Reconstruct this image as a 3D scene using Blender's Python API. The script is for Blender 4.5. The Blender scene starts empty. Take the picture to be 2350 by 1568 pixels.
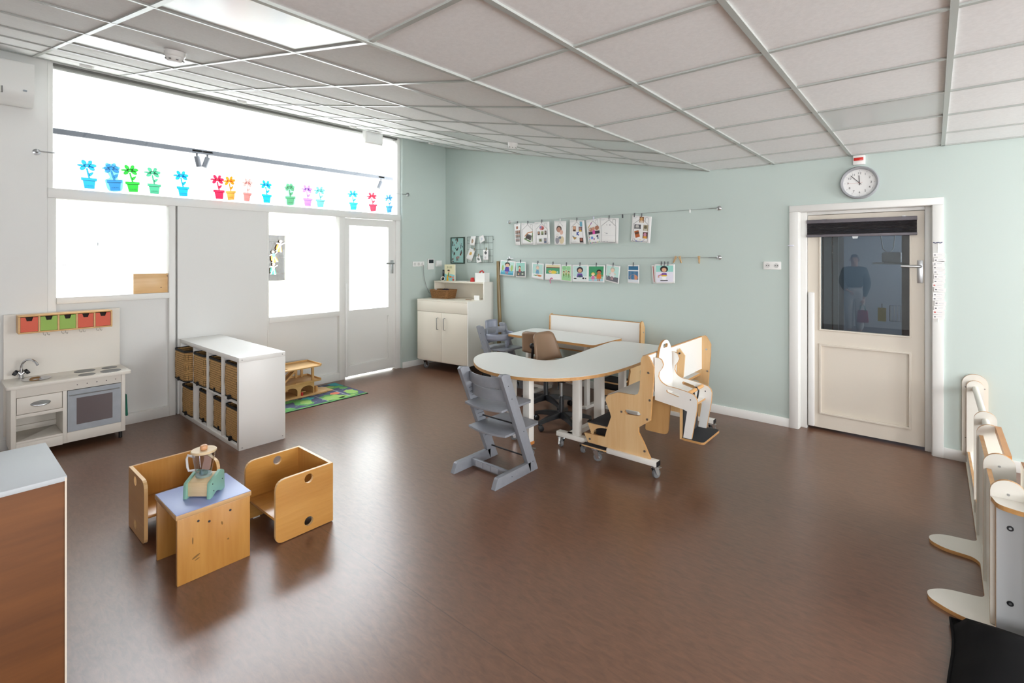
import bpy, bmesh, math, random
from math import sin, cos, pi, radians as R
from mathutils import Vector, Matrix
from mathutils.geometry import tessellate_polygon
random.seed(7)
D = bpy.data
S = bpy.context.scene
COL = S.collection

# ---------------------------------------------------------------- camera
cam_d = D.cameras.new('camera')
cam = D.objects.new('camera', cam_d)
COL.objects.link(cam)
cam.location = (5.96, -5.331, 1.63)
cam.rotation_euler = (R(90), 0, R(40.326))
cam_d.sensor_fit = 'HORIZONTAL'
cam_d.sensor_width = 36
cam_d.lens = 1140.72 * 36 / 2350
cam_d.shift_y = -(784 - 588.63) / 2350
cam_d.clip_start = 0.05
S.camera = cam

# ---------------------------------------------------------------- daylight
world = D.worlds.new('sky')
S.world = world
world.use_nodes = True
bg = world.node_tree.nodes['Background']
bg.inputs[0].default_value = (0.86, 0.93, 1.0, 1)
bg.inputs[1].default_value = 4.0


def area(name, loc, rot, sx, sy, watts, col=(1, 1, 1)):
    l = D.lights.new(name, 'AREA')
    l.shape = 'RECTANGLE'
    l.size, l.size_y = sx, sy
    l.energy = watts
    l.color = col
    o = D.objects.new(name, l)
    COL.objects.link(o)
    o.location = loc
    o.rotation_euler = rot
    return o


# unseen roof lights added to brighten the hall behind the glazed wall
area('hall_end_skylight', (-1.8, 3.3, 4.27), (0, 0, 0), 2.4, 3.8, 1350, (0.88, 0.94, 1.0))
area('hall_skylight', (-1.55, -1.55, 4.27), (0, 0, 0), 1.3, 5.6, 260, (0.88, 0.94, 1.0))
# daylight at the windows of the right-hand outer wall (outside the picture)
area('window_light_garden', (9.72, -1.86, 1.65), (0, R(90), 0), 1.5, 0.9, 66, (1.0, 0.99, 0.98))
area('window_light_terrace', (9.72, -0.72, 1.35), (0, R(90), 0), 2.1, 0.95, 84, (1.0, 0.99, 0.98))
area('window_light_rear', (9.72, -5.6, 1.65), (0, R(90), 0), 1.5, 3.4, 100, (1.0, 0.99, 0.98))
# fill light at an unseen window added in the wall behind the camera
area('window_light_front', (7.5, -8.62, 1.6), (R(90), 0, 0), 2.9, 1.3, 90, (1.0, 0.99, 0.98))

# fill light added at an unseen side opening of the store room
area('store_window_light', (7.04, 2.9, 1.7), (0, R(90), 0), .8, .8, 14, (0.85, 0.93, 1.0))

S.view_settings.view_transform = 'Standard'
S.view_settings.look = 'None'
S.view_settings.gamma = 1
S.view_settings.use_curve_mapping = False
S.view_settings.exposure = 0.32
S.cycles.use_denoising = True
S.cycles.max_bounces = 10
S.cycles.diffuse_bounces = 6
S.cycles.glossy_bounces = 4
S.cycles.transparent_max_bounces = 12
S.cycles.sample_clamp_indirect = 6
S.cycles.caustics_reflective = False
S.cycles.caustics_refractive = False


# ---------------------------------------------------------------- materials
def lin(c):
    if isinstance(c, str):
        c = [int(c[i:i + 2], 16) / 255 for i in (0, 2, 4)]
    return tuple(((v / 12.92) if v <= .04045 else ((v + .055) / 1.055) ** 2.4) for v in c) + (1,)


MATS = {}


def nt(name):
    m = D.materials.new(name)
    m.use_nodes = True
    t = m.node_tree
    return m, t, t.nodes['Principled BSDF']


def mat(name, c=None, rough=.5, metal=0.0, spec=.5, var=0, vscale=8, bump=0, bscale=60, coat=0, trans=0, emit=0):
    """plain surface with slight tone variation and fine relief"""
    if name in MATS:
        return MATS[name]
    m, t, b = nt(name)
    col = lin(c)
    b.inputs['Base Color'].default_value = col
    b.inputs['Roughness'].default_value = rough
    b.inputs['Metallic'].default_value = metal
    b.inputs['Specular IOR Level'].default_value = spec
    b.inputs['Coat Weight'].default_value = coat
    if emit:
        b.inputs['Emission Color'].default_value = col
        b.inputs['Emission Strength'].default_value = emit
    N = t.nodes.new
    if var or bump:
        tc = N('ShaderNodeTexCoord')
    if var:
        n = N('ShaderNodeTexNoise')
        n.inputs['Scale'].default_value = vscale
        n.inputs['Detail'].default_value = 4
        t.links.new(tc.outputs['Object'], n.inputs['Vector'])
        r = N('ShaderNodeMapRange')
        r.inputs[1].default_value = .3
        r.inputs[2].default_value = .7
        r.inputs[3].default_value = 1 - var
        r.inputs[4].default_value = 1 + var
        t.links.new(n.outputs['Fac'], r.inputs[0])
        x = N('ShaderNodeVectorMath')
        x.operation = 'SCALE'
        x.inputs[0].default_value = col[:3]
        t.links.new(r.outputs[0], x.inputs['Scale'])
        t.links.new(x.outputs[0], b.inputs['Base Color'])
    if bump:
        n2 = N('ShaderNodeTexNoise')
        n2.inputs['Scale'].default_value = bscale
        n2.inputs['Detail'].default_value = 3
        t.links.new(tc.outputs['Object'], n2.inputs['Vector'])
        bp = N('ShaderNodeBump')
        bp.inputs['Strength'].default_value = bump
        bp.inputs['Distance'].default_value = .002
        t.links.new(n2.outputs['Fac'], bp.inputs['Height'])
        t.links.new(bp.outputs[0], b.inputs['Normal'])
    if trans:
        tr = N('ShaderNodeBsdfTranslucent')
        tr.inputs[0].default_value = col
        mx = N('ShaderNodeMixShader')
        mx.inputs[0].default_value = trans
        t.links.new(b.outputs[0], mx.inputs[1])
        t.links.new(tr.outputs[0], mx.inputs[2])
        t.links.new(mx.outputs[0], t.nodes['Material Output'].inputs[0])
    MATS[name] = m
    return m


def wood(name, c1, c2, axis=2, scale=6, stretch=.08, rough=.4, coat=.15, contrast=1.0):
    """grain running along one axis of the part"""
    if name in MATS:
        return MATS[name]
    m, t, b = nt(name)
    N = t.nodes.new
    tc = N('ShaderNodeTexCoord')
    mp = N('ShaderNodeMapping')
    sc = [1, 1, 1]
    sc[axis] = stretch
    mp.inputs['Scale'].default_value = sc
    t.links.new(tc.outputs['Object'], mp.inputs[0])
    n = N('ShaderNodeTexNoise')
    n.inputs['Scale'].default_value = scale
    n.inputs['Detail'].default_value = 6
    n.inputs['Distortion'].default_value = 1.2
    t.links.new(mp.outputs[0], n.inputs['Vector'])
    n2 = N('ShaderNodeTexNoise')
    n2.inputs['Scale'].default_value = scale * 14
    n2.inputs['Detail'].default_value = 3
    t.links.new(mp.outputs[0], n2.inputs['Vector'])
    ad = N('ShaderNodeMath')
    ad.operation = 'MULTIPLY_ADD'
    ad.inputs[1].default_value = .35
    t.links.new(n2.outputs['Fac'], ad.inputs[0])
    t.links.new(n.outputs['Fac'], ad.inputs[2])
    r = N('ShaderNodeValToRGB')
    r.color_ramp.elements[0].position = .5 - .17 * contrast
    r.color_ramp.elements[1].position = .86 + .1 * (1 - contrast)
    r.color_ramp.elements[0].color = lin(c2)
    r.color_ramp.elements[1].color = lin(c1)
    t.links.new(ad.outputs[0], r.inputs[0])
    t.links.new(r.outputs[0], b.inputs['Base Color'])
    b.inputs['Roughness'].default_value = rough
    b.inputs['Coat Weight'].default_value = coat
    b.inputs['Coat Roughness'].default_value = .25
    MATS[name] = m
    return m


def glass(name, tint=(1, 1, 1), rough=0.0, refl=1.0):
    """thin clear pane: transparent with fresnel reflection"""
    if name in MATS:
        return MATS[name]
    m = D.materials.new(name)
    m.use_nodes = True
    t = m.node_tree
    t.nodes.clear()
    N = t.nodes.new
    o = N('ShaderNodeOutputMaterial')
    tr = N('ShaderNodeBsdfTransparent')
    tr.inputs[0].default_value = (*tint, 1)
    g = N('ShaderNodeBsdfGlossy')
    g.inputs['Roughness'].default_value = rough
    lw = N('ShaderNodeLayerWeight')
    lw.inputs[0].default_value = .5
    p5 = N('ShaderNodeMath')
    p5.operation = 'POWER'
    p5.inputs[1].default_value = 5
    t.links.new(lw.outputs['Facing'], p5.inputs[0])
    k = N('ShaderNodeMath')
    k.operation = 'MULTIPLY_ADD'
    k.inputs[1].default_value = .9 * min(refl, 1)
    k.inputs[2].default_value = .04 * refl
    t.links.new(p5.outputs[0], k.inputs[0])
    mx = N('ShaderNodeMixShader')
    t.links.new(k.outputs[0], mx.inputs[0])
    t.links.new(tr.outputs[0], mx.inputs[1])
    t.links.new(g.outputs[0], mx.inputs[2])
    t.links.new(mx.outputs[0], o.inputs[0])
    MATS[name] = m
    return m


def floor_material():
    m, t, b = nt('brown_linoleum')
    N = t.nodes.new
    tc = N('ShaderNodeTexCoord')
    mp = N('ShaderNodeMapping')
    mp.inputs['Scale'].default_value = (1.0, 3.2, 1)
    t.links.new(tc.outputs['Object'], mp.inputs[0])
    n = N('ShaderNodeTexNoise')
    n.inputs['Scale'].default_value = 14
    n.inputs['Detail'].default_value = 8
    n.inputs['Roughness'].default_value = .65
    n.inputs['Distortion'].default_value = .6
    t.links.new(mp.outputs[0], n.inputs['Vector'])
    r = N('ShaderNodeValToRGB')
    r.color_ramp.elements[0].position = .3
    r.color_ramp.elements[0].color = lin('5e4130')
    r.color_ramp.elements[1].position = .72
    r.color_ramp.elements[1].color = lin('785541')
    t.links.new(n.outputs['Fac'], r.inputs[0])
    # welded seams every two metres
    sx = N('ShaderNodeSeparateXYZ')
    t.links.new(tc.outputs['Object'], sx.inputs[0])
    a = N('ShaderNodeMath')
    a.operation = 'ADD'
    a.inputs[1].default_value = 1.7 + 20 * 2.1
    t.links.new(sx.outputs[1], a.inputs[0])
    f = N('ShaderNodeMath')
    f.operation = 'MODULO'
    f.inputs[1].default_value = 2.1
    t.links.new(a.outputs[0], f.inputs[0])
    c = N('ShaderNodeMath')
    c.operation = 'LESS_THAN'
    c.inputs[1].default_value = .005
    t.links.new(f.outputs[0], c.inputs[0])
    mx = N('ShaderNodeMix')
    mx.data_type = 'RGBA'
    k = N('ShaderNodeMath')
    k.operation = 'MULTIPLY'
    k.inputs[1].default_value = .45
    t.links.new(c.outputs[0], k.inputs[0])
    t.links.new(k.outputs[0], mx.inputs[0])
    t.links.new(r.outputs[0], mx.inputs[6])
    mx.inputs[7].default_value = lin('31231c')
    t.links.new(mx.outputs[2], b.inputs['Base Color'])
    n3 = N('ShaderNodeTexNoise')
    n3.inputs['Scale'].default_value = 2.2
    n3.inputs['Detail'].default_value = 5
    t.links.new(tc.outputs['Object'], n3.inputs['Vector'])
    mr = N('ShaderNodeMapRange')
    mr.inputs[1].default_value = .3
    mr.inputs[2].default_value = .7
    mr.inputs[3].default_value = .31
    mr.inputs[4].default_value = .31
    t.links.new(n3.outputs['Fac'], mr.inputs[0])
    t.links.new(mr.outputs[0], b.inputs['Roughness'])
    b.inputs['Specular IOR Level'].default_value = 1.0
    n4 = N('ShaderNodeTexNoise')
    n4.inputs['Scale'].default_value = 38
    n4.inputs['Detail'].default_value = 3
    t.links.new(mp.outputs[0], n4.inputs['Vector'])
    bp = N('ShaderNodeBump')
    bp.inputs['Strength'].default_value = .05
    bp.inputs['Distance'].default_value = .003
    t.links.new(n4.outputs['Fac'], bp.inputs['Height'])
    t.links.new(bp.outputs[0], b.inputs['Normal'])
    return m


WHITE = mat('white_paint', 'e6e6e3', .45, bump=.05, bscale=90)
WALLW = mat('white_wall_paint', 'e2e2e0', .55, bump=.1, bscale=120)
GREEN = mat('sage_green_wall', 'c2cfca', .5, bump=.12, bscale=110)
CREAM = mat('cream_lacquer', 'e6dfd0', .38)
KCREAM = mat('kitchen_cream_paint', 'e5e0d7', .45)
LAMI = mat('white_laminate', 'e9e8e4', .3)
SHELFW = mat('white_foil_board', 'ecebe8', .35)
BIRCH = wood('birch_plywood', 'e0bd8c', 'cf9f68', axis=2, scale=5)
BIRCHX = wood('birch_plywood_flat', 'e0bd8c', 'cf9f68', axis=0, scale=5)
EDGE = wood('plywood_edge', 'c99a62', 'a97743', axis=0, scale=9, stretch=.05)
HONEY = wood('honey_lacquered_wood', 'c6924c', 'a9722f', axis=1, scale=5, rough=.3, coat=.3)
HONEYV = wood('honey_lacquered_wood_upright', 'c4914c', 'a66e30', axis=2, scale=5, rough=.32, coat=.25)
HEDGE = mat('pale_honey_edge', 'dcb681', .4)
OKOUME = wood('reddish_plywood', '74461f', '502c10', axis=1, scale=4, rough=.65, coat=0)
PINE = wood('pine_board', 'e6c08c', 'cd9c63', axis=1, scale=9, stretch=.06)
BEECH = wood('beech_toy_wood', 'dcb47c', 'c79a5e', axis=1, scale=8)
CHROME = mat('chrome', 'd9dadd', .12, metal=1)
STEEL = mat('brushed_steel', 'b9bbbd', .32, metal=1)
BLACK = mat('black_plastic', '15161a', .4)
RUBBER = mat('grey_rubber_tyre', '6f7072', .55)
WHITESIDE = mat('white_cabinet_side', 'efede6', .35)
BLKGRIP = mat('black_antislip_film', '26272b', .75, bump=.3, bscale=300)
GREY = mat('grey_painted_wood', '83868d', .42, var=.04, vscale=30)
DARKGREY = mat('dark_grey_fabric', '4a474c', .8)
BROWNP = mat('taupe_plastic', '8d7159', .38, bump=.05, bscale=200)
WPLAST = mat('white_plastic', 'ececea', .35)
PAPER = mat('white_paper', 'f0efee', .7)
WTUBE = mat('white_powder_coat', 'e4e2dc', .35)
GLASS = glass('clear_glass')
INK = mat('dark_ink', '2a2a30', .6)
WICK = mat('dark_wicker_trim', '17181c', .8)
RED = mat('red_plastic', 'c62a2a', .4)
SILVERW = mat('satin_aluminium', 'c4c7c9', .3, metal=.9)


# ---------------------------------------------------------------- mesh helpers
XF = {}


def rr(pts, r, n=5):
    """round every corner of a polygon; r a number or one per corner"""
    out = []
    L = len(pts)
    for i in range(L):
        p = Vector(pts[i]); a = Vector(pts[i - 1]); b = Vector(pts[(i + 1) % L])
        q = r[i] if isinstance(r, (list, tuple)) else r
        da, db = (a - p), (b - p)
        q = min(q, da.length * .49, db.length * .49)
        if q < 1e-5:
            out.append(tuple(p)); continue
        u, v = p + da.normalized() * q, p + db.normalized() * q
        for k in range(n + 1):
            s = k / n
            out.append(tuple(u * (1 - s) ** 2 + p * 2 * s * (1 - s) + v * s * s))
    return out


def smooth_loop(pts, n=5):
    """closed Catmull-Rom curve"""
    out = []
    L = len(pts)
    P = [Vector(p) for p in pts]
    for i in range(L):
        a, b, c, d = P[i - 1], P[i], P[(i + 1) % L], P[(i + 2) % L]
        for k in range(n):
            t = k / n
            out.append(tuple(.5 * (2 * b + (c - a) * t + (2 * a - 5 * b + 4 * c - d) * t * t + (3 * b - a - 3 * c + d) * t ** 3)))
    return out


def circle(cx, cy, r, n=20, ry=None):
    ry = ry or r
    return [(cx + r * cos(2 * pi * k / n), cy + ry * sin(2 * pi * k / n)) for k in range(n)]


def slot(cx, cy, w, h, ang=0, n=6):
    """stadium-shaped hole"""
    r = h / 2
    pts = []
    for s, a0 in ((1, -pi / 2), (-1, pi / 2)):
        for k in range(n + 1):
            a = a0 + pi * k / n
            pts.append((s * (w / 2 - r) + r * cos(a), r * sin(a)))
    c, d = cos(ang), sin(ang)
    return [(cx + x * c - y * d, cy + x * d + y * c) for x, y in pts]


class MB:
    def __init__(self):
        self.v, self.f, self.m = [], [], []

    def add(self, v, f, mi=0, X=None):
        o = len(self.v)
        self.v += [tuple(X @ Vector(p)) if X is not None else tuple(p) for p in v]
        self.f += [tuple(o + i for i in q) for q in f]
        self.m += [mi] * len(f)
        return self

    def box(self, x0, x1, y0, y1, z0, z1, mi=0, X=None):
        v = [(x, y, z) for z in (z0, z1) for y in (y0, y1) for x in (x0, x1)]
        f = [(0, 2, 3, 1), (4, 5, 7, 6), (0, 1, 5, 4), (2, 6, 7, 3), (0, 4, 6, 2), (1, 3, 7, 5)]
        return self.add(v, f, mi, X)

    def tube(self, pts, r, n=8, mi=0, X=None, cap=True, closed=False):
        P = [Vector(p) for p in pts]
        v, f = [], []
        L = len(P)
        up = None
        for i, p in enumerate(P):
            if closed:
                d = P[(i + 1) % L] - P[i - 1]
            else:
                d = P[min(i + 1, L - 1)] - P[max(i - 1, 0)]
            d.normalize()
            if up is None:
                up = Vector((0, 0, 1)) if abs(d.z) < .9 else Vector((1, 0, 0))
            a = (up - d * up.dot(d)).normalized()
            up = a
            b = d.cross(a)
            q = r[i] if isinstance(r, (list, tuple)) else r
            for k in range(n):
                t = 2 * pi * k / n
                v.append(p + a * (q * cos(t)) + b * (q * sin(t)))
        M_ = L if closed else L - 1
        for i in range(M_):
            j = (i + 1) % L
            for k in range(n):
                k2 = (k + 1) % n
                f.append((i * n + k, i * n + k2, j * n + k2, j * n + k))
        if cap and not closed:
            f.append(tuple(range(n - 1, -1, -1)))
            f.append(tuple((L - 1) * n + k for k in range(n)))
        return self.add(v, f, mi, X)

    def cyl(self, p0, p1, r, n=16, mi=0, X=None, r2=None):
        return self.tube([p0, p1], [r, r if r2 is None else r2], n, mi, X)

    def lathe(self, prof, c=(0, 0, 0), n=24, mi=0, X=None, cap=True):
        v, f = [], []
        for r, z in prof:
            for k in range(n):
                t = 2 * pi * k / n
                v.append((c[0] + r * cos(t), c[1] + r * sin(t), c[2] + z))
        for i in range(len(prof) - 1):
            for k in range(n):
                k2 = (k + 1) % n
                f.append((i * n + k, i * n + k2, (i + 1) * n + k2, (i + 1) * n + k))
        if cap:
            f.append(tuple(range(n - 1, -1, -1)))
            f.append(tuple((len(prof) - 1) * n + k for k in range(n)))
        return self.add(v, f, mi, X)

    def prism(self, outline, t0, t1, plane='xy', holes=(), mi=0, me=None, X=None):
        """extruded outline; faces get material mi, edges material me.
        plane 'xy' extrudes along z, 'xz' along y, 'yz' along x"""
        me = mi if me is None else me
        mp = {'xy': lambda a, b, t: (a, b, t), 'xz': lambda a, b, t: (a, t, b), 'yz': lambda a, b, t: (t, a, b)}[plane]

        def area2(p):
            return sum(p[i - 1][0] * p[i][1] - p[i][0] * p[i - 1][1] for i in range(len(p)))
        outline = list(outline)
        if area2(outline) < 0:
            outline.reverse()
        hs = []
        for h in holes:
            h = list(h)
            if area2(h) > 0:
                h.reverse()
            hs.append(h)
        loops = [outline] + hs
        flat = [p for l in loops for p in l]
        tris = tessellate_polygon([[Vector((p[0], p[1], 0)) for p in l] for l in loops])
        n = len(flat)
        v = [mp(p[0], p[1], t0) for p in flat] + [mp(p[0], p[1], t1) for p in flat]
        caps = []
        for a, b, c in tris:
            s = (flat[b][0] - flat[a][0]) * (flat[c][1] - flat[a][1]) - (flat[c][0] - flat[a][0]) * (flat[b][1] - flat[a][1])
            if s < 0:
                a, b, c = a, c, b
            caps.append((c, b, a))
            caps.append((a + n, b + n, c + n))
        sides = []
        o = 0
        for l in loops:
            L = len(l)
            for i in range(L):
                j = (i + 1) % L
                sides.append((o + i, o + j, o + j + n, o + i + n))
            o += L
        flip = (plane == 'xz')
        if flip:
            caps = [tuple(reversed(q)) for q in caps]
            sides = [tuple(reversed(q)) for q in sides]
        self.add(v, caps, mi, X)
        k = len(self.v) - len(v)
        self.f += [tuple(k + i for i in q) for q in sides]
        self.m += [me] * len(sides)
        return self

    def grid(self, P, nu, nv, mi=0, X=None, closed_u=False):
        v = [P(i, j) for j in range(nv) for i in range(nu)]
        f = []
        for j in range(nv - 1):
            for i in range(nu if closed_u else nu - 1):
                i2 = (i + 1) % nu
                f.append((j * nu + i, j * nu + i2, (j + 1) * nu + i2, (j + 1) * nu + i))
        return self.add(v, f, mi, X)

    def build(self, name, mats, parent=None, bevel=0, smooth=None, local=False, seg=2, solid=0):
        if not isinstance(mats, (list, tuple)):
            mats = [mats]
        me = D.meshes.new(name)
        vs = self.v
        if parent is not None and not local:
            inv = XF[parent.name].inverted()
            vs = [tuple(inv @ Vector(p)) for p in vs]
        me.from_pydata(vs, [], self.f)
        for m in mats:
            me.materials.append(m)
        me.polygons.foreach_set('material_index', self.m)
        if bevel:
            bm = bmesh.new()
            bm.from_mesh(me)
            bmesh.ops.remove_doubles(bm, verts=bm.verts, dist=1e-5)
            es = [e for e in bm.edges if len(e.link_faces) == 2 and e.calc_face_angle(0) > R(40)]
            bmesh.ops.bevel(bm, geom=es, offset=bevel, segments=seg, affect='EDGES', profile=.5, clamp_overlap=True)
            bm.to_mesh(me)
            bm.free()
            if smooth is None:
                smooth = 40
        if smooth:
            me.polygons.foreach_set('use_smooth', [True] * len(me.polygons))
            me.set_sharp_from_angle(angle=R(smooth))
        me.update()
        o = D.objects.new(name, me)
        COL.objects.link(o)
        if solid:
            md = o.modifiers.new('thickness', 'SOLIDIFY')
            md.thickness = solid
            md.offset = 0
        if parent is not None:
            o.parent = parent
            XF[o.name] = XF[parent.name]
        else:
            XF[o.name] = Matrix.Identity(4)
        return o


def each(name, mats, parent, prims, **k):
    """one object for every primitive: prims is a list of functions that add to a mesh builder"""
    return [p(MB()).build(name, mats, parent, **k) for p in prims]


def stuff(o):
    o['kind'] = 'stuff'
    return o


def tag(o, label, cat, group=None):
    o['label'] = label
    o['category'] = cat
    if group:
        o['group'] = group
    return o


def thing(name, label, cat, loc=(0, 0, 0), rz=0, group=None):
    o = D.objects.new(name, None)
    o.empty_display_size = .05
    COL.objects.link(o)
    o.location = loc
    o.rotation_euler = (0, 0, rz)
    XF[o.name] = Matrix.Translation(loc) @ Matrix.Rotation(rz, 4, 'Z')
    if label:
        tag(o, label, cat, group)
    return o


def struct(o):
    o['kind'] = 'structure'
    return o


def sroot(name, loc=(0, 0, 0)):
    return struct(thing(name, None, None, loc))


def B(name, mats, dims, parent=None, bevel=0, local=False, X=None):
    return MB().box(*dims, X=X).build(name, mats, parent, bevel, local=local)


def text_mesh(txt, size, align='CENTER'):
    c = D.curves.new('t', 'FONT')
    c.body = txt
    c.size = size
    c.align_x = align
    c.align_y = 'CENTER'
    c.resolution_u = 2
    o = D.objects.new('t', c)
    me = D.meshes.new_from_object(o)
    v = [tuple(p.co) for p in me.vertices]
    f = [tuple(p.vertices) for p in me.polygons]
    D.objects.remove(o)
    D.curves.remove(c)
    D.meshes.remove(me)
    return v, f


def copy_tree(o, loc=None, rz=None, label=None, parent=None):
    c = o.copy()
    COL.objects.link(c)
    if parent:
        c.parent = parent
    if loc is not None:
        c.location = loc
    if rz is not None:
        c.rotation_euler = (0, 0, rz)
    if label:
        c['label'] = label
    for ch in list(o.children):
        copy_tree(ch, parent=c)
    return c
# ================================================================ the room
FLOOR = floor_material()
fl = struct(MB().box(-.05, 9.6, -8.5, .16, -.06, 0).build('floor', FLOOR))
SLX, FLATZ, TOPZ = 4.15, 2.528, 3.36
KS = (TOPZ - FLATZ) / SLX
TH = math.atan(KS)

# back wall with the doorway
w = MB()
w.box(-.15, 4.93, 0, .16, 0, 3.6)
w.box(4.93, 6.0, 0, .16, 2.09, 3.6)
w.box(6.0, 9.75, 0, .16, 0, 3.6)
struct(w.build('wall_back', GREEN))

# green return beside the hall door
struct(MB().box(-.14, .055, -.845, 0, 0, 3.5).build('wall_corner', GREEN))

# left wall: solid pieces around the glazing
w = MB()
w.box(-.12, 0, -8.5, -4.64, 0, 3.6)
w.box(-.12, 0, -4.64, -.845, 3.347, 3.6)
w.box(-.12, .004, -3.652, -2.748, 0, 2.15)
struct(w.build('wall_left', WALLW))

# right wall (outside the picture) with its windows, and the wall behind the camera
w = MB()
yy = [(-8.5, -7.3), (-3.9, -2.31), (-1.41, -1.2), (-.24, .16)]
for a, b in yy:
    w.box(9.6, 9.75, a, b, 0, 2.7)
w.box(9.6, 9.75, -7.3, -3.9, 0, .9).box(9.6, 9.75, -7.3, -3.9, 2.4, 2.7)
w.box(9.6, 9.75, -2.31, -1.41, 0, .9).box(9.6, 9.75, -2.31, -1.41, 2.4, 2.7)
w.box(9.6, 9.75, -1.2, -.24, 2.4, 2.7).box(9.6, 9.75, -1.2, -.24, 0, .3)
struct(w.build('wall_right', WALLW))
w = MB()
w.box(-.12, 6.05, -8.6, -8.5, 0, 3.6).box(8.95, 9.75, -8.6, -8.5, 0, 3.6).box(6.05, 8.95, -8.6, -8.5, 0, .95).box(6.05, 8.95, -8.6, -8.5, 2.25, 3.6)
struct(w.build('wall_front', WALLW))
r_ = sroot('window_11', (6.9, -8.55, .95))  # unseen window added so that fill light enters from behind the camera
MB().prism([(6.05, .95), (8.95, .95), (8.95, 2.25), (6.05, 2.25)], -8.56, -8.5, 'xz', holes=[[(6.1, 1.0), (8.9, 1.0), (8.9, 2.2), (6.1, 2.2)]]).build('window_frame', WHITE, r_)
MB().box(6.1, 8.9, -8.535, -8.53, 1.0, 2.2).build('pane', GLASS, r_)
for i, (y0, y1, z0, z1) in enumerate([(-7.3, -3.9, .9, 2.4), (-2.31, -1.41, .9, 2.4), (-1.2, -.24, .3, 2.4)]):
    r_ = sroot('window_%d' % (i + 4), (9.62, (y0 + y1) / 2, z0))
    fr = MB()
    fr.box(9.6, 9.66, y0, y1, z0, z0 + .05).box(9.6, 9.66, y0, y1, z1 - .05, z1)
    fr.box(9.6, 9.66, y0, y0 + .05, z0, z1).box(9.6, 9.66, y1 - .05, y1, z0, z1)
    fr.build('window_frame', WHITE, r_)
    MB().box(9.63, 9.635, y0 + .05, y1 - .05, z0 + .05, z1 - .05).build('pane', GLASS, r_)

# ---------------------------------------------------------------- ceiling: backing, tiles, grid bars
TILE = mat('ceiling_tile_fleece', 'eeeff0', .8, var=.03, vscale=60, bump=.25, bscale=220)
BAR = mat('ceiling_bar_enamel', 'b2b6b2', .28)
DIFF = mat('opal_light_panel', 'd3d6d6', .22)
c = MB()
c.box(SLX, 9.75, -8.5, .16, 2.56, 2.62)
XS = Matrix.Translation((0, 0, TOPZ)) @ Matrix.Rotation(TH, 4, 'Y')
c.box(-.1, SLX / cos(TH) + .01, -8.5, .16, .035, .1, X=XS)
ceil = struct(c.build('ceiling', TILE))
sl = [0, .56, 1.11, 1.67, 2.27, 2.91, 3.58, SLX / cos(TH)]
yl = [-.53 - .6 * k for k in range(13)]
ybands = [(0 if k == 0 else yl[k - 1], yl[k]) for k in range(len(yl))]
xl = [SLX + .622 * k for k in range(9)]
tile_mesh = {}


def tile(name, a0, a1, b0, b1, X, m, drop=0.0):
    key = (round(a1 - a0, 3), round(b1 - b0, 3), m.name)
    if key not in tile_mesh:
        o = MB().box(-(a1 - a0) / 2 + .008, (a1 - a0) / 2 - .008, -(b1 - b0) / 2 + .008, (b1 - b0) / 2 - .008, .006, .02).build(name, m, bevel=.002, seg=1)
        tile_mesh[key] = o.data
    else:
        o = D.objects.new(name, tile_mesh[key])
        COL.objects.link(o)
    o.matrix_basis = X @ Matrix.Translation(((a0 + a1) / 2, (b0 + b1) / 2, 0))
    o.parent = ceil


XFL = Matrix.Translation((0, 0, FLATZ))
for (b1, b0) in ybands[:11]:
    for i in range(7):
        lit = (i in (3, 6)) and b1 in (yl[1], yl[6])
        tile('light_panel' if lit else 'ceiling_tile', sl[i], sl[i + 1], b0, b1, XS, DIFF if lit else TILE)
    for i in range(6):
        lit = (i == 2 and b1 == yl[1])
        tile('light_panel' if lit else 'ceiling_tile', xl[i], xl[i + 1], b0, b1, XFL, DIFF if lit else TILE)


def bar(dims, X):
    o = MB().box(*dims, X=X).build('grid_bar', BAR)
    o.parent = ceil


for y in yl[:11]:
    bar((0, sl[-1], y - .011, y + .011, -.002, .02), XS)
    bar((SLX, xl[6], y - .011, y + .011, -.002, .02), XFL)
for s in sl[1:-1]:
    bar((s - .011, s + .011, -6.6, 0, -.003, .02), XS)
for x in xl[1:6]:
    bar((x - .012, x + .012, -6.6, 0, -.004, .02), XFL)
bar((SLX - .004, SLX + .016, -6.6, 0, -.006, .03), XFL)
bar((SLX + .2, xl[6], -.022, 0, -.004, .03), XFL)
bar((.0, sl[-1], -.022, 0, -.004, .03), XS)
bar((.0, .024, -8.4, -.85, -.004, .03), XS)

# ---------------------------------------------------------------- baseboards
struct(B('baseboard_back', WHITE, (.06, 4.915, -.018, 0, 0, .085), bevel=.003))
struct(B('baseboard_rear', WHITE, (6.02, 9.6, -.018, 0, 0, .085), bevel=.003))
struct(B('baseboard_corner', WHITE, (.055, .073, -.845, -.018, 0, .085), bevel=.003))
struct(B('baseboard_left', WHITE, (0, .018, -8.4, -4.64, 0, .085), bevel=.003))

# ---------------------------------------------------------------- clerestory above the left wall
w1 = sroot('window_1', (0, -2.74, 2.24))
m = MB()
m.box(-.12, .02, -4.64, -.845, 2.15, 2.236)
m.build('sill_beam', WHITE, w1, bevel=.004)
B('frame_jamb', WHITE, (-.1, .006, -4.64, -4.605, 2.236, 3.347), w1, bevel=.003)
B('frame_jamb', WHITE, (-.1, .006, -.895, -.845, 2.236, 3.347), w1, bevel=.003)
B('frame_head', mat('shadow_gap_grey', '6a6a66', .7), (-.1, .006, -4.605, -.895, 3.322, 3.347), w1, bevel=.003)  # head coloured dark to stand for the shaded gap under the ceiling
B('pane', GLASS, (-.053, -.047, -4.605, -.895, 2.236, 3.322), w1)

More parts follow.
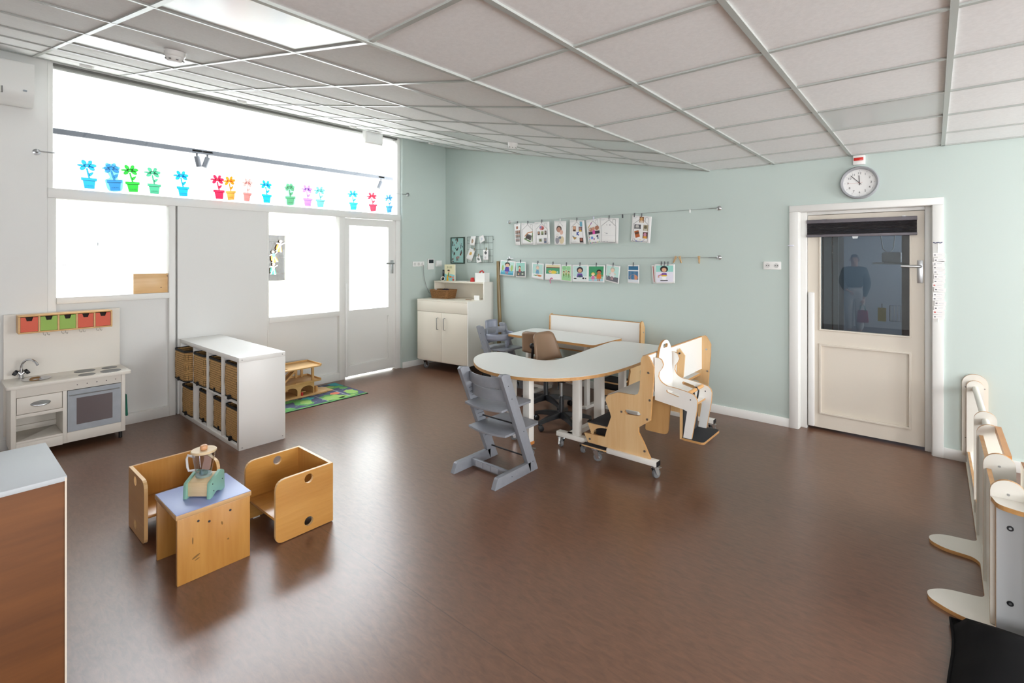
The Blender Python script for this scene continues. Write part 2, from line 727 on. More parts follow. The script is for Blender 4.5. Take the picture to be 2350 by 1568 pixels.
# hatch window with its panel below
w2 = sroot('window_2', (0, -4.15, 1.2))
B('frame_stile', WHITE, (-.09, .006, -4.64, -4.583, .0, 2.15), w2, bevel=.003)
B('frame_stile', WHITE, (-.09, .012, -3.728, -3.672, .0, 2.15), w2, bevel=.003)
B('frame_head', WHITE, (-.085, .006, -4.583, -3.728, 2.145, 2.15), w2)
B('sill', WHITE, (-.09, .03, -4.583, -3.728, 1.205, 1.262), w2, bevel=.004)
B('lower_panel', WALLW, (-.08, -.045, -4.583, -3.728, .09, 1.205), w2)
B('bottom_rail', WHITE, (-.09, .012, -4.583, -3.728, 0, .1), w2, bevel=.003)
B('pane', GLASS, (-.063, -.057, -4.583, -3.728, 1.262, 2.145), w2)
B('reveal_strip', mat('grey_gap', 'a8a8a4', .6), (-.11, -.03, -3.672, -3.652, 0, 2.15), w2)

# window beside the door
w3 = sroot('window_3', (0, -2.28, .9))
B('frame_stile', WHITE, (-.09, .008, -2.748, -2.728, 0, 2.15), w3, bevel=.002)
B('frame_stile', WHITE, (-.09, .012, -1.822, -1.74, 0, 2.15), w3, bevel=.003)
B('sill', WHITE, (-.09, .016, -2.728, -1.822, .846, .912), w3, bevel=.004)
B('lower_panel', WALLW, (-.08, -.04, -2.728, -1.822, .09, .846), w3)
B('bottom_rail', WHITE, (-.09, .012, -2.728, -1.822, 0, .1), w3, bevel=.003)
B('pane', GLASS, (-.063, -.057, -2.728, -1.822, .912, 2.15), w3)

# hall door
d1 = sroot('door_1', (0, -1.32, 0))
lf = MB()
lf.box(-.055, -.015, -1.725, -1.662, .02, 2.143).box(-.055, -.015, -1.034, -.925, .02, 2.143)
lf.box(-.055, -.015, -1.662, -1.034, 2.048, 2.143).box(-.055, -.015, -1.662, -1.034, .79, .905)
lf.box(-.055, -.015, -1.662, -1.034, .02, .158)
lf.build('door_leaf', WHITE, d1)
B('lower_panel', WHITE, (-.05, -.03, -1.662, -1.034, .158, .79), d1)
mo = MB()
for (a, b, c_, d_) in ((-1.662, -1.034, .158, .17), (-1.662, -1.034, .778, .79), (-1.662, -1.65, .158, .79), (-1.046, -1.034, .158, .79)):
    mo.box(-.035, -.018, a, b, c_, d_)
mo.build('panel_moulding', WHITE, d1)
B('pane', GLASS, (-.037, -.032, -1.662, -1.034, .905, 2.048), d1)
hd = B('handle_plate', SILVERW, (-.015, -.006, -1.0, -.955, 1.385, 1.575), d1, bevel=.002)
MB().tube([(-.006, -.978, 1.53), (.04, -.978, 1.53), (.046, -.99, 1.53), (.046, -1.12, 1.53)], .01, 10).build('handle_lever', SILVERW, d1, smooth=40)
B('finger_guard', WPLAST, (-.015, .012, -1.735, -1.7, .02, 1.275), d1, bevel=.006)
B('door_frame_post', WHITE, (-.09, .014, -.925, -.845, 0, 2.15), d1, bevel=.003)

# ---------------------------------------------------------------- door in the back wall
t3 = sroot('trim_1', (5.47, 0, 0))
B('casing_side', WHITE, (4.91, 4.987, -.022, .02, 0, 2.05), t3, bevel=.005)
B('casing_side', WHITE, (5.95, 6.02, -.022, .02, 0, 2.05), t3, bevel=.005)
B('casing_head', WHITE, (4.91, 6.02, -.022, .02, 2.05, 2.11), t3, bevel=.005)
B('jamb_liner', WHITE, (4.93, 4.99, .0, .16, 0, 2.05), t3)
B('jamb_liner', WHITE, (5.945, 6.0, .0, .16, 0, 2.05), t3)
B('head_liner', WHITE, (4.93, 6.0, .0, .16, 2.048, 2.09), t3)
B('door_stop', WHITE, (4.99, 5.042, .075, .15, 0, 2.048), t3, bevel=.004)
B('door_stop', WHITE, (5.902, 5.945, .075, .15, 0, 2.048), t3, bevel=.004)
B('door_stop_head', WHITE, (5.042, 5.902, .075, .15, 2.02, 2.048), t3, bevel=.004)
d2 = sroot('door_2', (5.47, .12, 0))
lf = MB()
Y0, Y1 = .1, .14
lf.box(5.045, 5.149, Y0, Y1, .025, 2.017).box(5.803, 5.9, Y0, Y1, .025, 2.017)
lf.box(5.149, 5.803, Y0, Y1, 1.88, 2.017).box(5.149, 5.803, Y0, Y1, .8, .947).box(5.149, 5.803, Y0, Y1, .025, .165)
lf.build('door_leaf', CREAM and mat('door_white', 'ded6c9', .4), d2)
DW = MATS['door_white']
B('lower_panel', DW, (5.149, 5.803, .115, .13, .165, .8), d2)


def mould(x0, x1, z0, z1, wd, y0, y1, nm):
    mo = MB()
    mo.prism([(x0, z0), (x1, z0), (x1, z1), (x0, z1)], y0, y1, 'xz', holes=[[(x0 + wd, z0 + wd), (x1 - wd, z0 + wd), (x1 - wd, z1 - wd), (x0 + wd, z1 - wd)]])
    return mo.build(nm, DW, d2, bevel=.003)


mould(5.137, 5.815, .153, .812, .018, .088, .112, 'panel_moulding')
mould(5.137, 5.815, .935, 1.9, .014, .09, .112, 'glazing_bead')
B('pane', glass('door_glass', (.88, .92, .94), refl=1.9), (5.149, 5.803, .118, .123, .947, 1.88), d2)
B('handle_plate', SILVERW, (5.853, 5.89, .092, .1, 1.405, 1.597), d2, bevel=.002)
MB().tube([(5.875, .095, 1.545), (5.875, .045, 1.545), (5.862, .038, 1.545), (5.745, .038, 1.548)], [.011, .011, .011, .012], 12).build('handle_lever', SILVERW, d2, smooth=40)
B('finger_guard', WPLAST, (5.05, 5.102, .07, .1, .03, 1.293), d2, bevel=.012)

# ---------------------------------------------------------------- hall behind the glazed wall
HALLW = mat('hall_white_paint', 'ededeb', .6)
HFL = mat('hall_floor_vinyl', 'b9b4aa', .4)
struct(B('floor_hall', HFL, (-5.2, -.05, -8.5, 6.0, -.06, -.001)))
w = MB()
w.box(-3.62, -3.5, -8.5, -1.85, 0, 3.5).box(-3.62, -3.5, -.74, .68, 0, 3.5).box(-3.62, -3.5, 1.75, 6.0, 0, 3.5)
w.box(-3.62, -3.5, -1.85, -.74, 2.16, 3.5).box(-3.62, -3.5, .68, 1.75, 2.2, 3.5)
w.box(-3.62, -3.5, -8.5, 6.0, 3.86, 4.5)
for a, b in ((-8.5, -6.2), (-2.606, -2.48), (-.53, -.39), (.93, 1.09), (2.6, 6.0)):
    w.box(-3.62, -3.5, a, b, 3.5, 3.86)
struct(w.build('wall_hall_far', HALLW))
w = MB()
w.box(-5.2, .0, -8.62, -8.5, 0, 4.5)
w.box(-5.2, -.02, 6.0, 6.12, 0, 4.5)
w.box(-.14, .0, -8.5, 6.0, 3.6, 4.5)
w.box(-.14, -.02, .16, 6.0, 0, 3.6)
struct(w.build('wall_hall_end', HALLW))
w = MB()
w.box(-3.6, -2.25, -8.5, 1.35, 4.3, 4.42).box(-.85, 0, -8.5, 1.35, 4.3, 4.42).box(-2.25, -.85, -8.5, -4.4, 4.3, 4.42).box(-3.6, 0, 5.25, 6.0, 4.3, 4.42)
w.box(-3.6, -3.05, 1.35, 5.25, 4.3, 4.42).box(-.55, 0, 1.35, 5.25, 4.3, 4.42)
struct(w.build('ceiling_hall', HALLW))
for i, (a, b) in enumerate([(-6.2, -2.606), (-2.48, -.53), (-.39, .93), (1.09, 2.6)]):
    r_ = sroot('window_%d' % (i + 7), (-3.5, (a + b) / 2, 3.5))
    fr = MB().prism([(a, 3.5), (b, 3.5), (b, 3.86), (a, 3.86)], -3.56, -3.49, 'yz', holes=[[(a + .03, 3.54), (b - .03, 3.54), (b - .03, 3.83), (a + .03, 3.83)]])
    fr.build('window_frame', HALLW, r_)
    B('pane', GLASS, (-3.53, -3.525, a + .03, b - .03, 3.54, 3.83), r_)
    if i == 2:
        B('roller_blind', WHITE, (-3.49, -3.475, a + .05, b - .05, 3.72, 3.83), r_)
struct(B('trim_2', HALLW, (-3.5, -3.38, -8.4, 2.9, 4.05, 4.12)))
# glazed door to the library corner beyond
r_ = sroot('door_3', (-3.5, -1.3, 0))
IV = mat('ivory_paint', 'e4dfcd', .45)
fr = MB().prism([(-1.85, 0), (-.74, 0), (-.74, 2.16), (-1.85, 2.16)], -3.58, -3.46, 'yz', holes=[[(-1.78, .02), (-.81, .02), (-.81, 2.09), (-1.78, 2.09)]])
fr.build('door_frame', IV, r_)
lf = MB().prism([(-1.78, .02), (-.81, .02), (-.81, 2.09), (-1.78, 2.09)], -3.54, -3.5, 'yz', holes=[[(-1.7, 1.17), (-.885, 1.17), (-.885, 2.03), (-1.7, 2.03)]])
lf.build('door_leaf', IV, r_)
B('pane', GLASS, (-3.523, -3.518, -1.7, -.885, 1.17, 2.03), r_)
r_ = sroot('door_4', (-3.5, 1.2, 0))
fr = MB().prism([(.68, 0), (1.75, 0), (1.75, 2.2), (.68, 2.2)], -3.58, -3.46, 'yz', holes=[[(.8, .02), (1.66, .02), (1.66, 2.1), (.8, 2.1)]])
fr.build('door_frame', IV, r_)
B('door_leaf', HALLW, (-3.54, -3.5, .8, 1.66, .02, 2.1), r_, bevel=.004)
B('finger_guard', mat('grey_guard', 'b5b5b0', .5), (-3.5, -3.48, .86, .9, .1, 1.25), r_)
for z in (.5, 1.3, 1.75):
    B('hinge', STEEL, (-3.5, -3.485, .8, .815, z, z + .09), r_)
# library corner
struct(B('wall_library', HALLW, (-5.2, -5.1, -4.5, 1.5, 0, 3.5)))
struct(B('wall_library_side', HALLW, (-5.2, -3.62, 1.5, 1.6, 0, 3.5)))
struct(B('wall_library_end', HALLW, (-5.2, -3.62, -4.6, -4.5, 0, 3.5)))
struct(B('ceiling_library', HALLW, (-4.6, -3.62, -4.6, 1.6, 2.7, 2.8)))  # stopped short so that added light from above reaches the book case

# ---------------------------------------------------------------- dim room behind the back door
DIM = mat('bluish_wall_paint', '9aa6b2', .6)
w = MB()
w.box(4.2, 7.2, 4.3, 4.4, 0, 2.6).box(4.1, 4.2, .16, 4.4, 0, 2.6).box(7.1, 7.2, .16, 4.4, 0, 1.3).box(7.1, 7.2, .16, 4.4, 2.1, 2.6).box(7.1, 7.2, .16, 2.5, 1.3, 2.1).box(7.1, 7.2, 3.3, 4.4, 1.3, 2.1)
struct(w.build('wall_store', DIM))
struct(B('ceiling_store', DIM, (4.1, 7.2, .16, 4.4, 2.5, 2.6)))
struct(B('floor_store', FLOOR, (4.1, 7.2, .16, 4.4, -.06, 0)))
# ================================================================ shelf with woven baskets
sh = thing('cube_shelf', 'white eight-compartment shelf unit filled with woven baskets', 'shelf', (.78, -3.445, 0))
X0, X1, YF, YB, HT = .03, 1.53, -3.64, -3.25, .778
B('side_panel', SHELFW, (X0, X0 + .04, YF, YB, .0, HT - .04), sh, bevel=.0015)
B('side_panel', SHELFW, (X1 - .04, X1, YF, YB, .0, HT - .04), sh, bevel=.0015)
B('top_panel', SHELFW, (X0, X1, YF, YB, HT - .04, HT), sh, bevel=.0015)
B('bottom_panel', SHELFW, (X0 + .04, X1 - .04, YF, YB, 0, .04), sh, bevel=.0015)
cw = (X1 - X0 - .08 - 3 * .018) / 4
zm = .04 + (HT - .08 - .018) / 2
for i in range(1, 4):
    xx = X0 + .04 + i * cw + (i - 1) * .018
    B('divider', SHELFW, (xx, xx + .018, YF + .004, YB, .04, HT - .04), sh)
for i in range(4):
    xx = X0 + .04 + i * (cw + .018)
    B('shelf_board', SHELFW, (xx, xx + cw, YF + .004, YB, zm, zm + .018), sh)
for y, z in ((YF + .025, HT - .02), (YB - .025, HT - .02), (YF + .025, .02), (YB - .025, .03)):
    MB().cyl((X1 - .001, y, z), (X1 + .0015, y, z), .005, 10).build('screw_cap', mat('grey_screw', '9a9a98', .4), sh)

STRAW = mat('woven_straw', 'c09860', .75, var=.22, vscale=55, bump=.5, bscale=140)
STRAWD = mat('woven_straw_shadow_thread', '4b3a22', .85)  # dark brown of the weave threads and the grooves between bands


def basket(label, col, row, w, d, h, recess, bulge=0.0, off=0.0, taper=.0):
    cx = X0 + .04 + col * (cw + .018) + cw / 2 + off
    zb = (.04 if row == 0 else zm + .018) + .001
    y0 = YF + recess
    t = thing('woven_basket', label, 'basket', (cx, y0 + d / 2, zb), 0, 'woven baskets in the shelf')
    nl = 15

    def loop(z, grow):
        k = z / h
        a, b = w / 2 - taper * (1 - k) + grow, d / 2 - taper * (1 - k) + grow
        pts = rr([(-a, -b), (a, -b), (a, b), (-a, b)], .04, 6)
        fb = bulge * sin(pi * min(max(k, 0), 1)) if bulge else 0
        return [(x, y - (fb * max(0, 1 - (x / a) ** 2) if y < 0 else 0), z) for x, y in pts]
    m = MB()
    rows, kinds = [], []
    for j in range(nl):
        z = h * j / nl
        rows += [loop(z, -.004), loop(z + h / nl * .12, .0), loop(z + h / nl * .74, .0), loop(z + h / nl * .86, -.004)]
        kinds += [0, 0, 0, 1]
    n = len(rows[0])
    for j in range(len(rows) - 1):
        m.add(rows[j] + rows[j + 1], [(i, (i + 1) % n, n + (i + 1) % n, n + i) for i in range(n)], kinds[j])
    m.add(rows[0], [tuple(range(n - 1, -1, -1))], 0)
    m.build('woven_wall', [STRAW, STRAWD], t, smooth=30, local=True)
    # dark upright threads of the weave
    th = MB()
    for i in range(0, n, 2):
        a = rows[0][i]
        b = rows[-1][i]
        th.tube([(r_[i][0], r_[i][1], r_[i][2]) for r_ in rows[::5] + [rows[-1]]], .0016, 4)
    stuff(th.build('warp_threads', STRAWD, t, local=True))
    for nm, z0, z1, g in (('rim_binding', h - .014, h + .004, .003), ('base_binding', 0, .012, .003)):
        rim = MB()
        a, b = loop(min(z0, h), g), loop(min(z1, h), g)
        b = [(p[0], p[1], z1) for p in b]
        c_ = [(p[0] * .93, p[1] * .95, z1) for p in b]
        L = len(a)
        rim.add(a + b + c_, [(i, (i + 1) % L, L + (i + 1) % L, L + i) for i in range(L)] + [(L + i, L + (i + 1) % L, 2 * L + (i + 1) % L, 2 * L + i) for i in range(L)], 0)
        rim.build(nm, WICK, t, smooth=40, local=True)
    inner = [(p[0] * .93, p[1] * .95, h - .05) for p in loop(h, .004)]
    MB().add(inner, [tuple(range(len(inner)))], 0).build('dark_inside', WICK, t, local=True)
    tg = MB().box(-.012, .012, -d / 2 - bulge - .008, -d / 2 - bulge * .3, -.0, .035)
    tg.build('pull_tab', WICK, t, local=True)
    return t


GAPN = ['at the wall end', 'second from the wall', 'third from the wall', 'at the open end']
specs = [(0, 1, .325, .36, .30, -.06, .01, -.004), (1, 1, .32, .36, .298, -.008, .012, .004), (2, 1, .32, .36, .298, .008, .0, .004), (3, 1, .315, .35, .305, .018, .025, .006),
         (0, 0, .31, .35, .285, .0, .012, .006), (1, 0, .31, .34, .29, .038, .012, .01), (2, 0, .31, .34, .28, .04, .0, .01), (3, 0, .315, .35, .285, .022, .02, .006)]
for (c_, r_, w_, d_, h_, rec, bu, off) in specs:
    lab = 'woven straw basket in the %s row of the white shelf, %s' % ('upper' if r_ else 'lower', GAPN[c_])
    basket(lab, c_, r_, w_, d_, h_, rec, bu, off)

# ================================================================ toy kitchen
kt = thing('toy_kitchen', 'cream wooden toy kitchen with sink, hotplates and grey oven door', 'toy kitchen', (.22, -4.53, 0))
KY0, KY1, KX = -4.9, -4.17, .40
B('backboard', KCREAM, (.022, .04, -4.915, -4.137, .12, 1.14), kt, bevel=.002)
ct = MB().prism(rr([(.04, -4.93), (.43, -4.93), (.435, -4.13), (.04, -4.13)], [.0, .03, .03, 0]), .575, .6, 'xy', holes=[circle(.2, -4.73, .1, 28, .085)])
ct.build('worktop', KCREAM, kt, bevel=.004)
fr = MB()
fr.box(.05, KX, KY0, KY0 + .03, .06, .575).box(.05, KX, KY1 - .03, KY1, .06, .575)
fr.box(KX - .02, KX, KY0 + .03, KY1 - .03, .5, .575)
fr.box(.05, KX, -4.592, -4.565, .06, .5)
fr.box(KX - .02, KX, KY0 + .03, -4.592, .335, .362)
fr.box(.05, KX, KY0 + .03, -4.592, .13, .15)
fr.box(KX - .014, KX - .002, KY0 + .03, -4.592, .055, .13)
fr.box(KX - .014, KX - .002, -4.565, KY1 - .03, .06, .145)
fr.box(.05, .06, KY0 + .03, -4.592, .15, .335)
fr.box(.06, .08, KY0 + .03, -4.592, .17, .2)
fr.build('carcass', KCREAM, kt, bevel=.002)
B('drawer', KCREAM, (KX - .03, KX + .004, KY0 + .033, -4.596, .366, .497), kt, bevel=.003)
cup = MB()
cup.grid(lambda i, j: (KX + .006 + .024 * sin(pi * j / 8 * .5 + .0) * max(0.0, sin(pi * i / 14)) ** .6, -4.728 + (i / 14 - .5) * .12, .435 + .02 * (1 - 2 * j / 8) * max(.05, sin(pi * i / 14)) ** .5), 15, 9)
cup.build('cup_handle', STEEL, kt, smooth=60, solid=.002)
ovd = MB().prism([(-4.562, .148), (-4.203, .148), (-4.203, .496), (-4.562, .496)], KX - .006, KX + .004, 'yz', holes=[[(-4.505, .2), (-4.262, .2), (-4.262, .425), (-4.505, .425)]])
OVG = mat('silver_grey_paint', 'a9b0b8', .3, var=.05, vscale=20)
od = ovd.build('oven_door', OVG, kt)
B('oven_window', mat('smoky_acrylic', '6e6567', .2), (KX - .004, KX + .002, -4.505, -4.262, .2, .425), kt)
hh = MB().tube([(KX + .002, -4.55, .455), (KX + .022, -4.55, .457), (KX + .022, -4.215, .457), (KX + .002, -4.215, .455)], .004, 8)
hh.build('oven_handle', STEEL, kt, smooth=40)
sk = MB()
sk.lathe([(.0, -.05), (.05, -.046), (.085, -.02), (.098, 0), (.104, .002), (.1, -.002)], (0, 0, 0), 28, 0, cap=False, X=Matrix.Translation((.2, -4.73, .601)) @ Matrix.Diagonal((1, .87, 1, 1)))
sk.build('sink_bowl', CHROME, kt, smooth=60)
BURN = mat('grey_hotplate', '77797a', .4)
for (bx, by, br) in ((.14, -4.41, .074), (.33, -4.425, .058), (.14, -4.235, .056), (.31, -4.257, .074)):
    MB().cyl((bx, by, .6), (bx, by, .6025), br, 28).build('hotplate', BURN, kt)
for q in range(5):
    MB().cyl((KX + .0005, -4.5 + q * .065, .537), (KX + .002, -4.5 + q * .065, .537), .004, 8).build('knob_hole', INK, kt)
tp = MB()
tp.cyl((.105, -4.815, .6), (.105, -4.815, .64), .018, 14)
arc = [(.105, -4.815, .63)] + [(.105 + .075 * (1 - cos(a)), -4.815 + .045 * (1 - cos(a)), .69 + .075 * sin(a)) for a in [pi * k / 10 * .86 for k in range(11)]]
tp.tube(arc, [.011] + [.0095] * 11, 10)
tp.build('tap_spout', CHROME, kt, smooth=50)
for sy in (-1, 1):
    X = Matrix.Translation((.105, -4.815, .63)) @ Matrix.Rotation(R(35 * sy), 4, 'X')
    MB().cyl((0, 0, 0), (0, .03 * sy, .01), .011, 10, X=X).build('tap_stem', CHROME, kt, smooth=40)
    kb = MB()
    for q in range(3):
        kb.box(-.022, .022, .03, .055, -.009, .009, X=X @ Matrix.Rotation(0, 4, 'X') @ Matrix.Scale(sy, 4, (0, 1, 0)) @ Matrix.Rotation(pi / 3 * q, 4, 'Y')) if sy > 0 else kb.box(-.022, .022, -.055, -.03, -.009, .009, X=X @ Matrix.Rotation(pi / 3 * q, 4, 'Y'))
    kb.build('tap_knob', BLACK, kt, bevel=.004)
for fx, fy in ((.1, -4.87), (.37, -4.87), (.1, -4.2), (.37, -4.2)):
    MB().cyl((fx, fy, 0), (fx, fy, .065), .014, 12).build('foot', BLACK, kt, smooth=40)

tw = MB()
random.seed(3)
for k in range(2):
    tw.grid(lambda i, j: (.24 + .055 * (i / 8 - .5) * (1 + .5 * (1 - j / 10)) + .01 * k, -4.148 + .01 * sin(i * 1.9 + k) * (1 - j / 14) + .012 * k, .16 + (.235 - .04 * k) * j / 10), 9, 11)
tag(tw.build('tea_towel', mat('green_cloth', '2f7d68', .9, bump=.4, bscale=80), None, smooth=60, solid=.003), 'crumpled green cloth hanging from the side of the toy kitchen', 'cloth')

# drawer box over the toy kitchen
db = thing('drawer_box', 'wooden wall box with five small orange and green drawers', 'drawer box', (.115, -4.53, .98))
BX = wood('light_beech_box', 'dfb377', 'cc9a58', axis=1, scale=8)
DY0, DY1, DZ0, DZ1 = -4.84, -4.222, .984, 1.135
B('box_top', BX, (.04, .19, DY0, DY1, DZ1 - .012, DZ1), db, bevel=.003)
B('box_bottom', BX, (.04, .19, DY0, DY1, DZ0, DZ0 + .012), db, bevel=.003)
B('box_back', BX, (.04, .05, DY0, DY1, DZ0 + .012, DZ1 - .012), db)
dw = (DY1 - DY0 - 6 * .012) / 5
for i in range(6):
    y = DY0 + i * (dw + .012)
    B('partition', BX, (.04, .19, y, y + .012, DZ0 + .012, DZ1 - .012), db)
ORG = mat('orange_painted_wood', 'd9583a', .5)
GRN = mat('lime_painted_wood', '93b64c', .5)
for i, mm in enumerate((ORG, GRN, GRN, ORG, ORG)):
    y = DY0 + .012 + i * (dw + .012) + .002
    y2 = y + dw - .004
    z0, z1 = DZ0 + .014, DZ1 - .016
    ym = (y + y2) / 2
    MB().prism([(y, z0), (y2, z0), (y2, z1), (ym + .024, z1), (ym + .015, z1 - .032), (ym - .015, z1 - .032), (ym - .024, z1), (y, z1)], .178, .186, 'yz').build('drawer', mm, db)
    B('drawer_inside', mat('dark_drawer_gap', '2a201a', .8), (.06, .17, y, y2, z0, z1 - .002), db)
for i in range(4):
    y = DY0 + .155 + i * .118
    for q in (0, 1):
        yy_ = y + q * .025
        MB().tube([(.15, yy_, DZ0 + .002), (.15, yy_, DZ0 - .012), (.158, yy_ + .004, DZ0 - .026), (.15, yy_ + .014, DZ0 - .032), (.142, yy_ + .018, DZ0 - .022)], .0016, 6).build('hook', STEEL, db)

# ================================================================ air conditioner
ac = thing('air_conditioner', 'white wall-mounted air conditioner under the sloped ceiling', 'air conditioner', (.12, -5.2, 2.9))
prof = rr([(0, 2.905), (.16, 2.88), (.24, 2.96), (.25, 3.23), (0, 3.245)], [.005, .03, .05, .02, .005])
a_ = MB().prism([(x, z) for x, z in prof], -5.62, -4.748, 'xz')
a_.build('housing', WPLAST, ac, bevel=.006)
X = Matrix.Translation((.24, -4.9, 2.96))
B('air_flap', mat('white_flap', 'd6d6d2', .35), (.2, .252, -5.55, -4.94, 2.955, 3.005), ac, bevel=.004)
B('flap_end', mat('flap_gap_grey', '6c6c6c', .5), (.2, .253, -4.94, -4.934, 2.955, 3.005), ac)
B('display', mat('grey_display', '9aa3ad', .3), (.235, .2515, -4.815, -4.793, 2.99, 3.002), ac)

# ================================================================ cabinet in the foreground
fc = thing('storage_cabinet', 'reddish plywood cabinet with a pale grey top standing opposite the toy kitchen', 'cabinet', (3.365, -5.6, 0))
B('body', OKOUME, (3.125, 3.605, -6.2, -5.012, 0, .832), fc, bevel=.001)
B('grey_top', mat('pale_grey_laminate', 'b7bcc0', .5), (3.12, 3.61, -6.205, -5.007, .832, .85), fc, bevel=.002)
B('edge_strip', mat('pale_edge', 'd8cdbd', .5), (3.606, 3.6105, -5.013, -5.008, 0, .845), fc)

# ================================================================ small plywood box chairs and table
def ell_(cx, cy, a, b, n=12):
    return [(cx + a * cos(2 * pi * k / n), cy + b * sin(2 * pi * k / n)) for k in range(n)]


def box_chair(label, w, d, h, loc, rz, seat_z, hole_r=.027):
    """local: faces -y, back board at +y; side panels at +-w/2"""
    t = thing('box_chair', label, 'chair', loc, rz, 'plywood box chairs')
    th = .018
    for s in (-1, 1):
        x = s * (w / 2 - th / 2)
        out = rr([(-d / 2, 0.004), (d / 2, 0.004), (d / 2, h), (-d / 2, h)], [.045, .004, .004, .06])
        m = MB().prism(out, x - th / 2, x + th / 2, 'yz', holes=[circle(.02, h - .045, hole_r, 20), circle(.02, .062, hole_r, 20)], mi=0, me=1)
        m.build('side_panel', [HONEY, HEDGE], t, local=True)
    B('back_board', HONEYV, (-w / 2 + th, w / 2 - th, d / 2 - th, d / 2, .05, h), t, local=True)
    B('seat_board', HONEY, (-w / 2 + th, w / 2 - th, -d / 2 + .012, d / 2 - th, seat_z - .018, seat_z), t, bevel=.006, local=True)
    for sx in (-1, 1):
        for sy in (-.32, .4):
            MB().box(sx * (w / 2 - th) - .006, sx * (w / 2 - th) + .006, sy * d - .02, sy * d + .02, 0, .005).build('glide_strip', WPLAST, t, local=True)
    return t


box_chair('honey plywood box chair standing alone, open side towards the little table', .425, .35, .36, (2.925, -3.885, 0), 0, .135)
box_chair('honey plywood box chair pushed behind the little blue-topped table', .39, .33, .36, (2.415, -4.345, 0), R(90), .16)
kt2 = thing('play_table', 'small plywood play table with a lilac-blue top', 'table', (2.945, -4.36, 0))
B('leg_panel', HONEYV, (3.1, 3.12, -4.532, -4.19, 0, .327), kt2, bevel=.002)
B('leg_panel', HONEYV, (2.772, 2.792, -4.532, -4.19, 0, .327), kt2, bevel=.002)
B('table_top', wood('pale_top_edge', 'c9a274', 'b48a58', axis=1, scale=9), (2.77, 3.122, -4.538, -4.184, .327, .35), kt2, bevel=.002)
B('blue_laminate', mat('lilac_blue_laminate', '8d9bc9', .35), (2.772, 3.12, -4.536, -4.186, .35, .3525), kt2, bevel=.001)
for y, z in ((-4.44, .29), (-4.39, .268), (-4.29, .287)):
    MB().cyl((3.119, y, z), (3.1215, y, z), .006, 12).build('bolt_hole', INK, kt2)

for y, z, w_, h_, a_ in ((-4.465, .2, .003, .018, 0), (-4.45, .115, .02, .005, 24), (-4.445, .1, .012, .003, 20), (-4.3, .14, .005, .005, 0), (-4.33, .235, .004, .01, 10)):
    MB().prism(ell_(0, 0, w_, h_), 3.1195, 3.1207, 'yz', X=Matrix.Translation((0, y, z)) @ Matrix.Rotation(R(a_), 4, 'X')).build('wood_knot', mat('dark_wood_knot', '7d5a2c', .5), kt2)
# toy blender on the little table
MINT = mat('mint_painted_wood', '86b2a0', .45)
PALE = wood('pale_maple', 'e3cda8', 'd3b78a', axis=0, scale=7)
CLEAR = glass('clear_acrylic', (.93, .94, .95), rough=.05, refl=2.2)
bl = thing('toy_blender', 'toy blender with mint side panels and clear jar on the play table', 'toy', (2.965, -4.365, .3525), R(41))
MB().prism([(-.05, .008), (.06, .008), (.06, .09), (.035, .108), (-.05, .08)], -.055, .055, 'yz').build('wooden_base', PALE, bl, bevel=.003, local=True)
for s in (-1, 1):
    x = s * .062
    MB().prism(rr([(-.066, 0), (-.04, 0), (0, .022), (.04, 0), (.075, 0), (.07, .1), (.04, .118), (-.06, .082)], [.004, .004, .02, .004, .006, .01, .01, .01], 3), x - .008, x + .008, 'yz').build('mint_side', MINT, bl, bevel=.002, local=True)
    for yy_, zz_ in ((-.03, .03), (.05, .06), (-.04, .07)):
        MB().cyl((s * .07, yy_, zz_), (s * .072, yy_, zz_), .003, 8).build('screw', INK, bl, local=True)
X = Matrix.Translation((0, .0, .098))
MB().lathe([(.038, 0), (.04, .012), (.034, .014)], n=24, X=X).build('jar_collar', mat('grey_green_ring', '8a9a94', .4), bl, smooth=40, local=True)
MB().lathe([(.036, .012), (.045, .06), (.056, .128), (.054, .128), (.043, .06), (.034, .014)], n=32, X=X, cap=False).build('jar', CLEAR, bl, smooth=60, local=True)
MB().tube([(-.05, 0, .1), (-.085, 0, .108), (-.092, 0, .09), (-.088, 0, .045), (-.08, 0, .025), (-.044, 0, .03)], .006, 10, X=X).build('jar_handle', mat('white_clear_plastic', 'e6e4e2', .2), bl, smooth=50, local=True)
MB().lathe([(.058, .128), (.061, .131), (.061, .138), (.058, .141)], n=32, X=X).build('lid', PALE, bl, smooth=40, local=True)
MB().lathe([(.014, .141), (.018, .145), (.018, .16), (.013, .165)], n=20, X=X).build('lid_knob', wood('knob_wood', 'dba77d', 'c98f63', scale=10), bl, smooth=50, local=True)
MB().lathe([(.022, .014), (.02, .03), (.008, .036)], n=8, X=X).build('blade_boss', mat('teal_grey_wood', '6f8b88', .5), bl, local=True)
MB().prism(rr([(-.02, .03), (.02, .04), (.01, .1), (-.025, .11)], .008, 3), -.004, .004, 'xz', X=X @ Matrix.Rotation(R(18), 4, 'Y')).build('toy_food_slice', mat('dusty_pink_wood', 'c9a193', .6), bl, local=True)

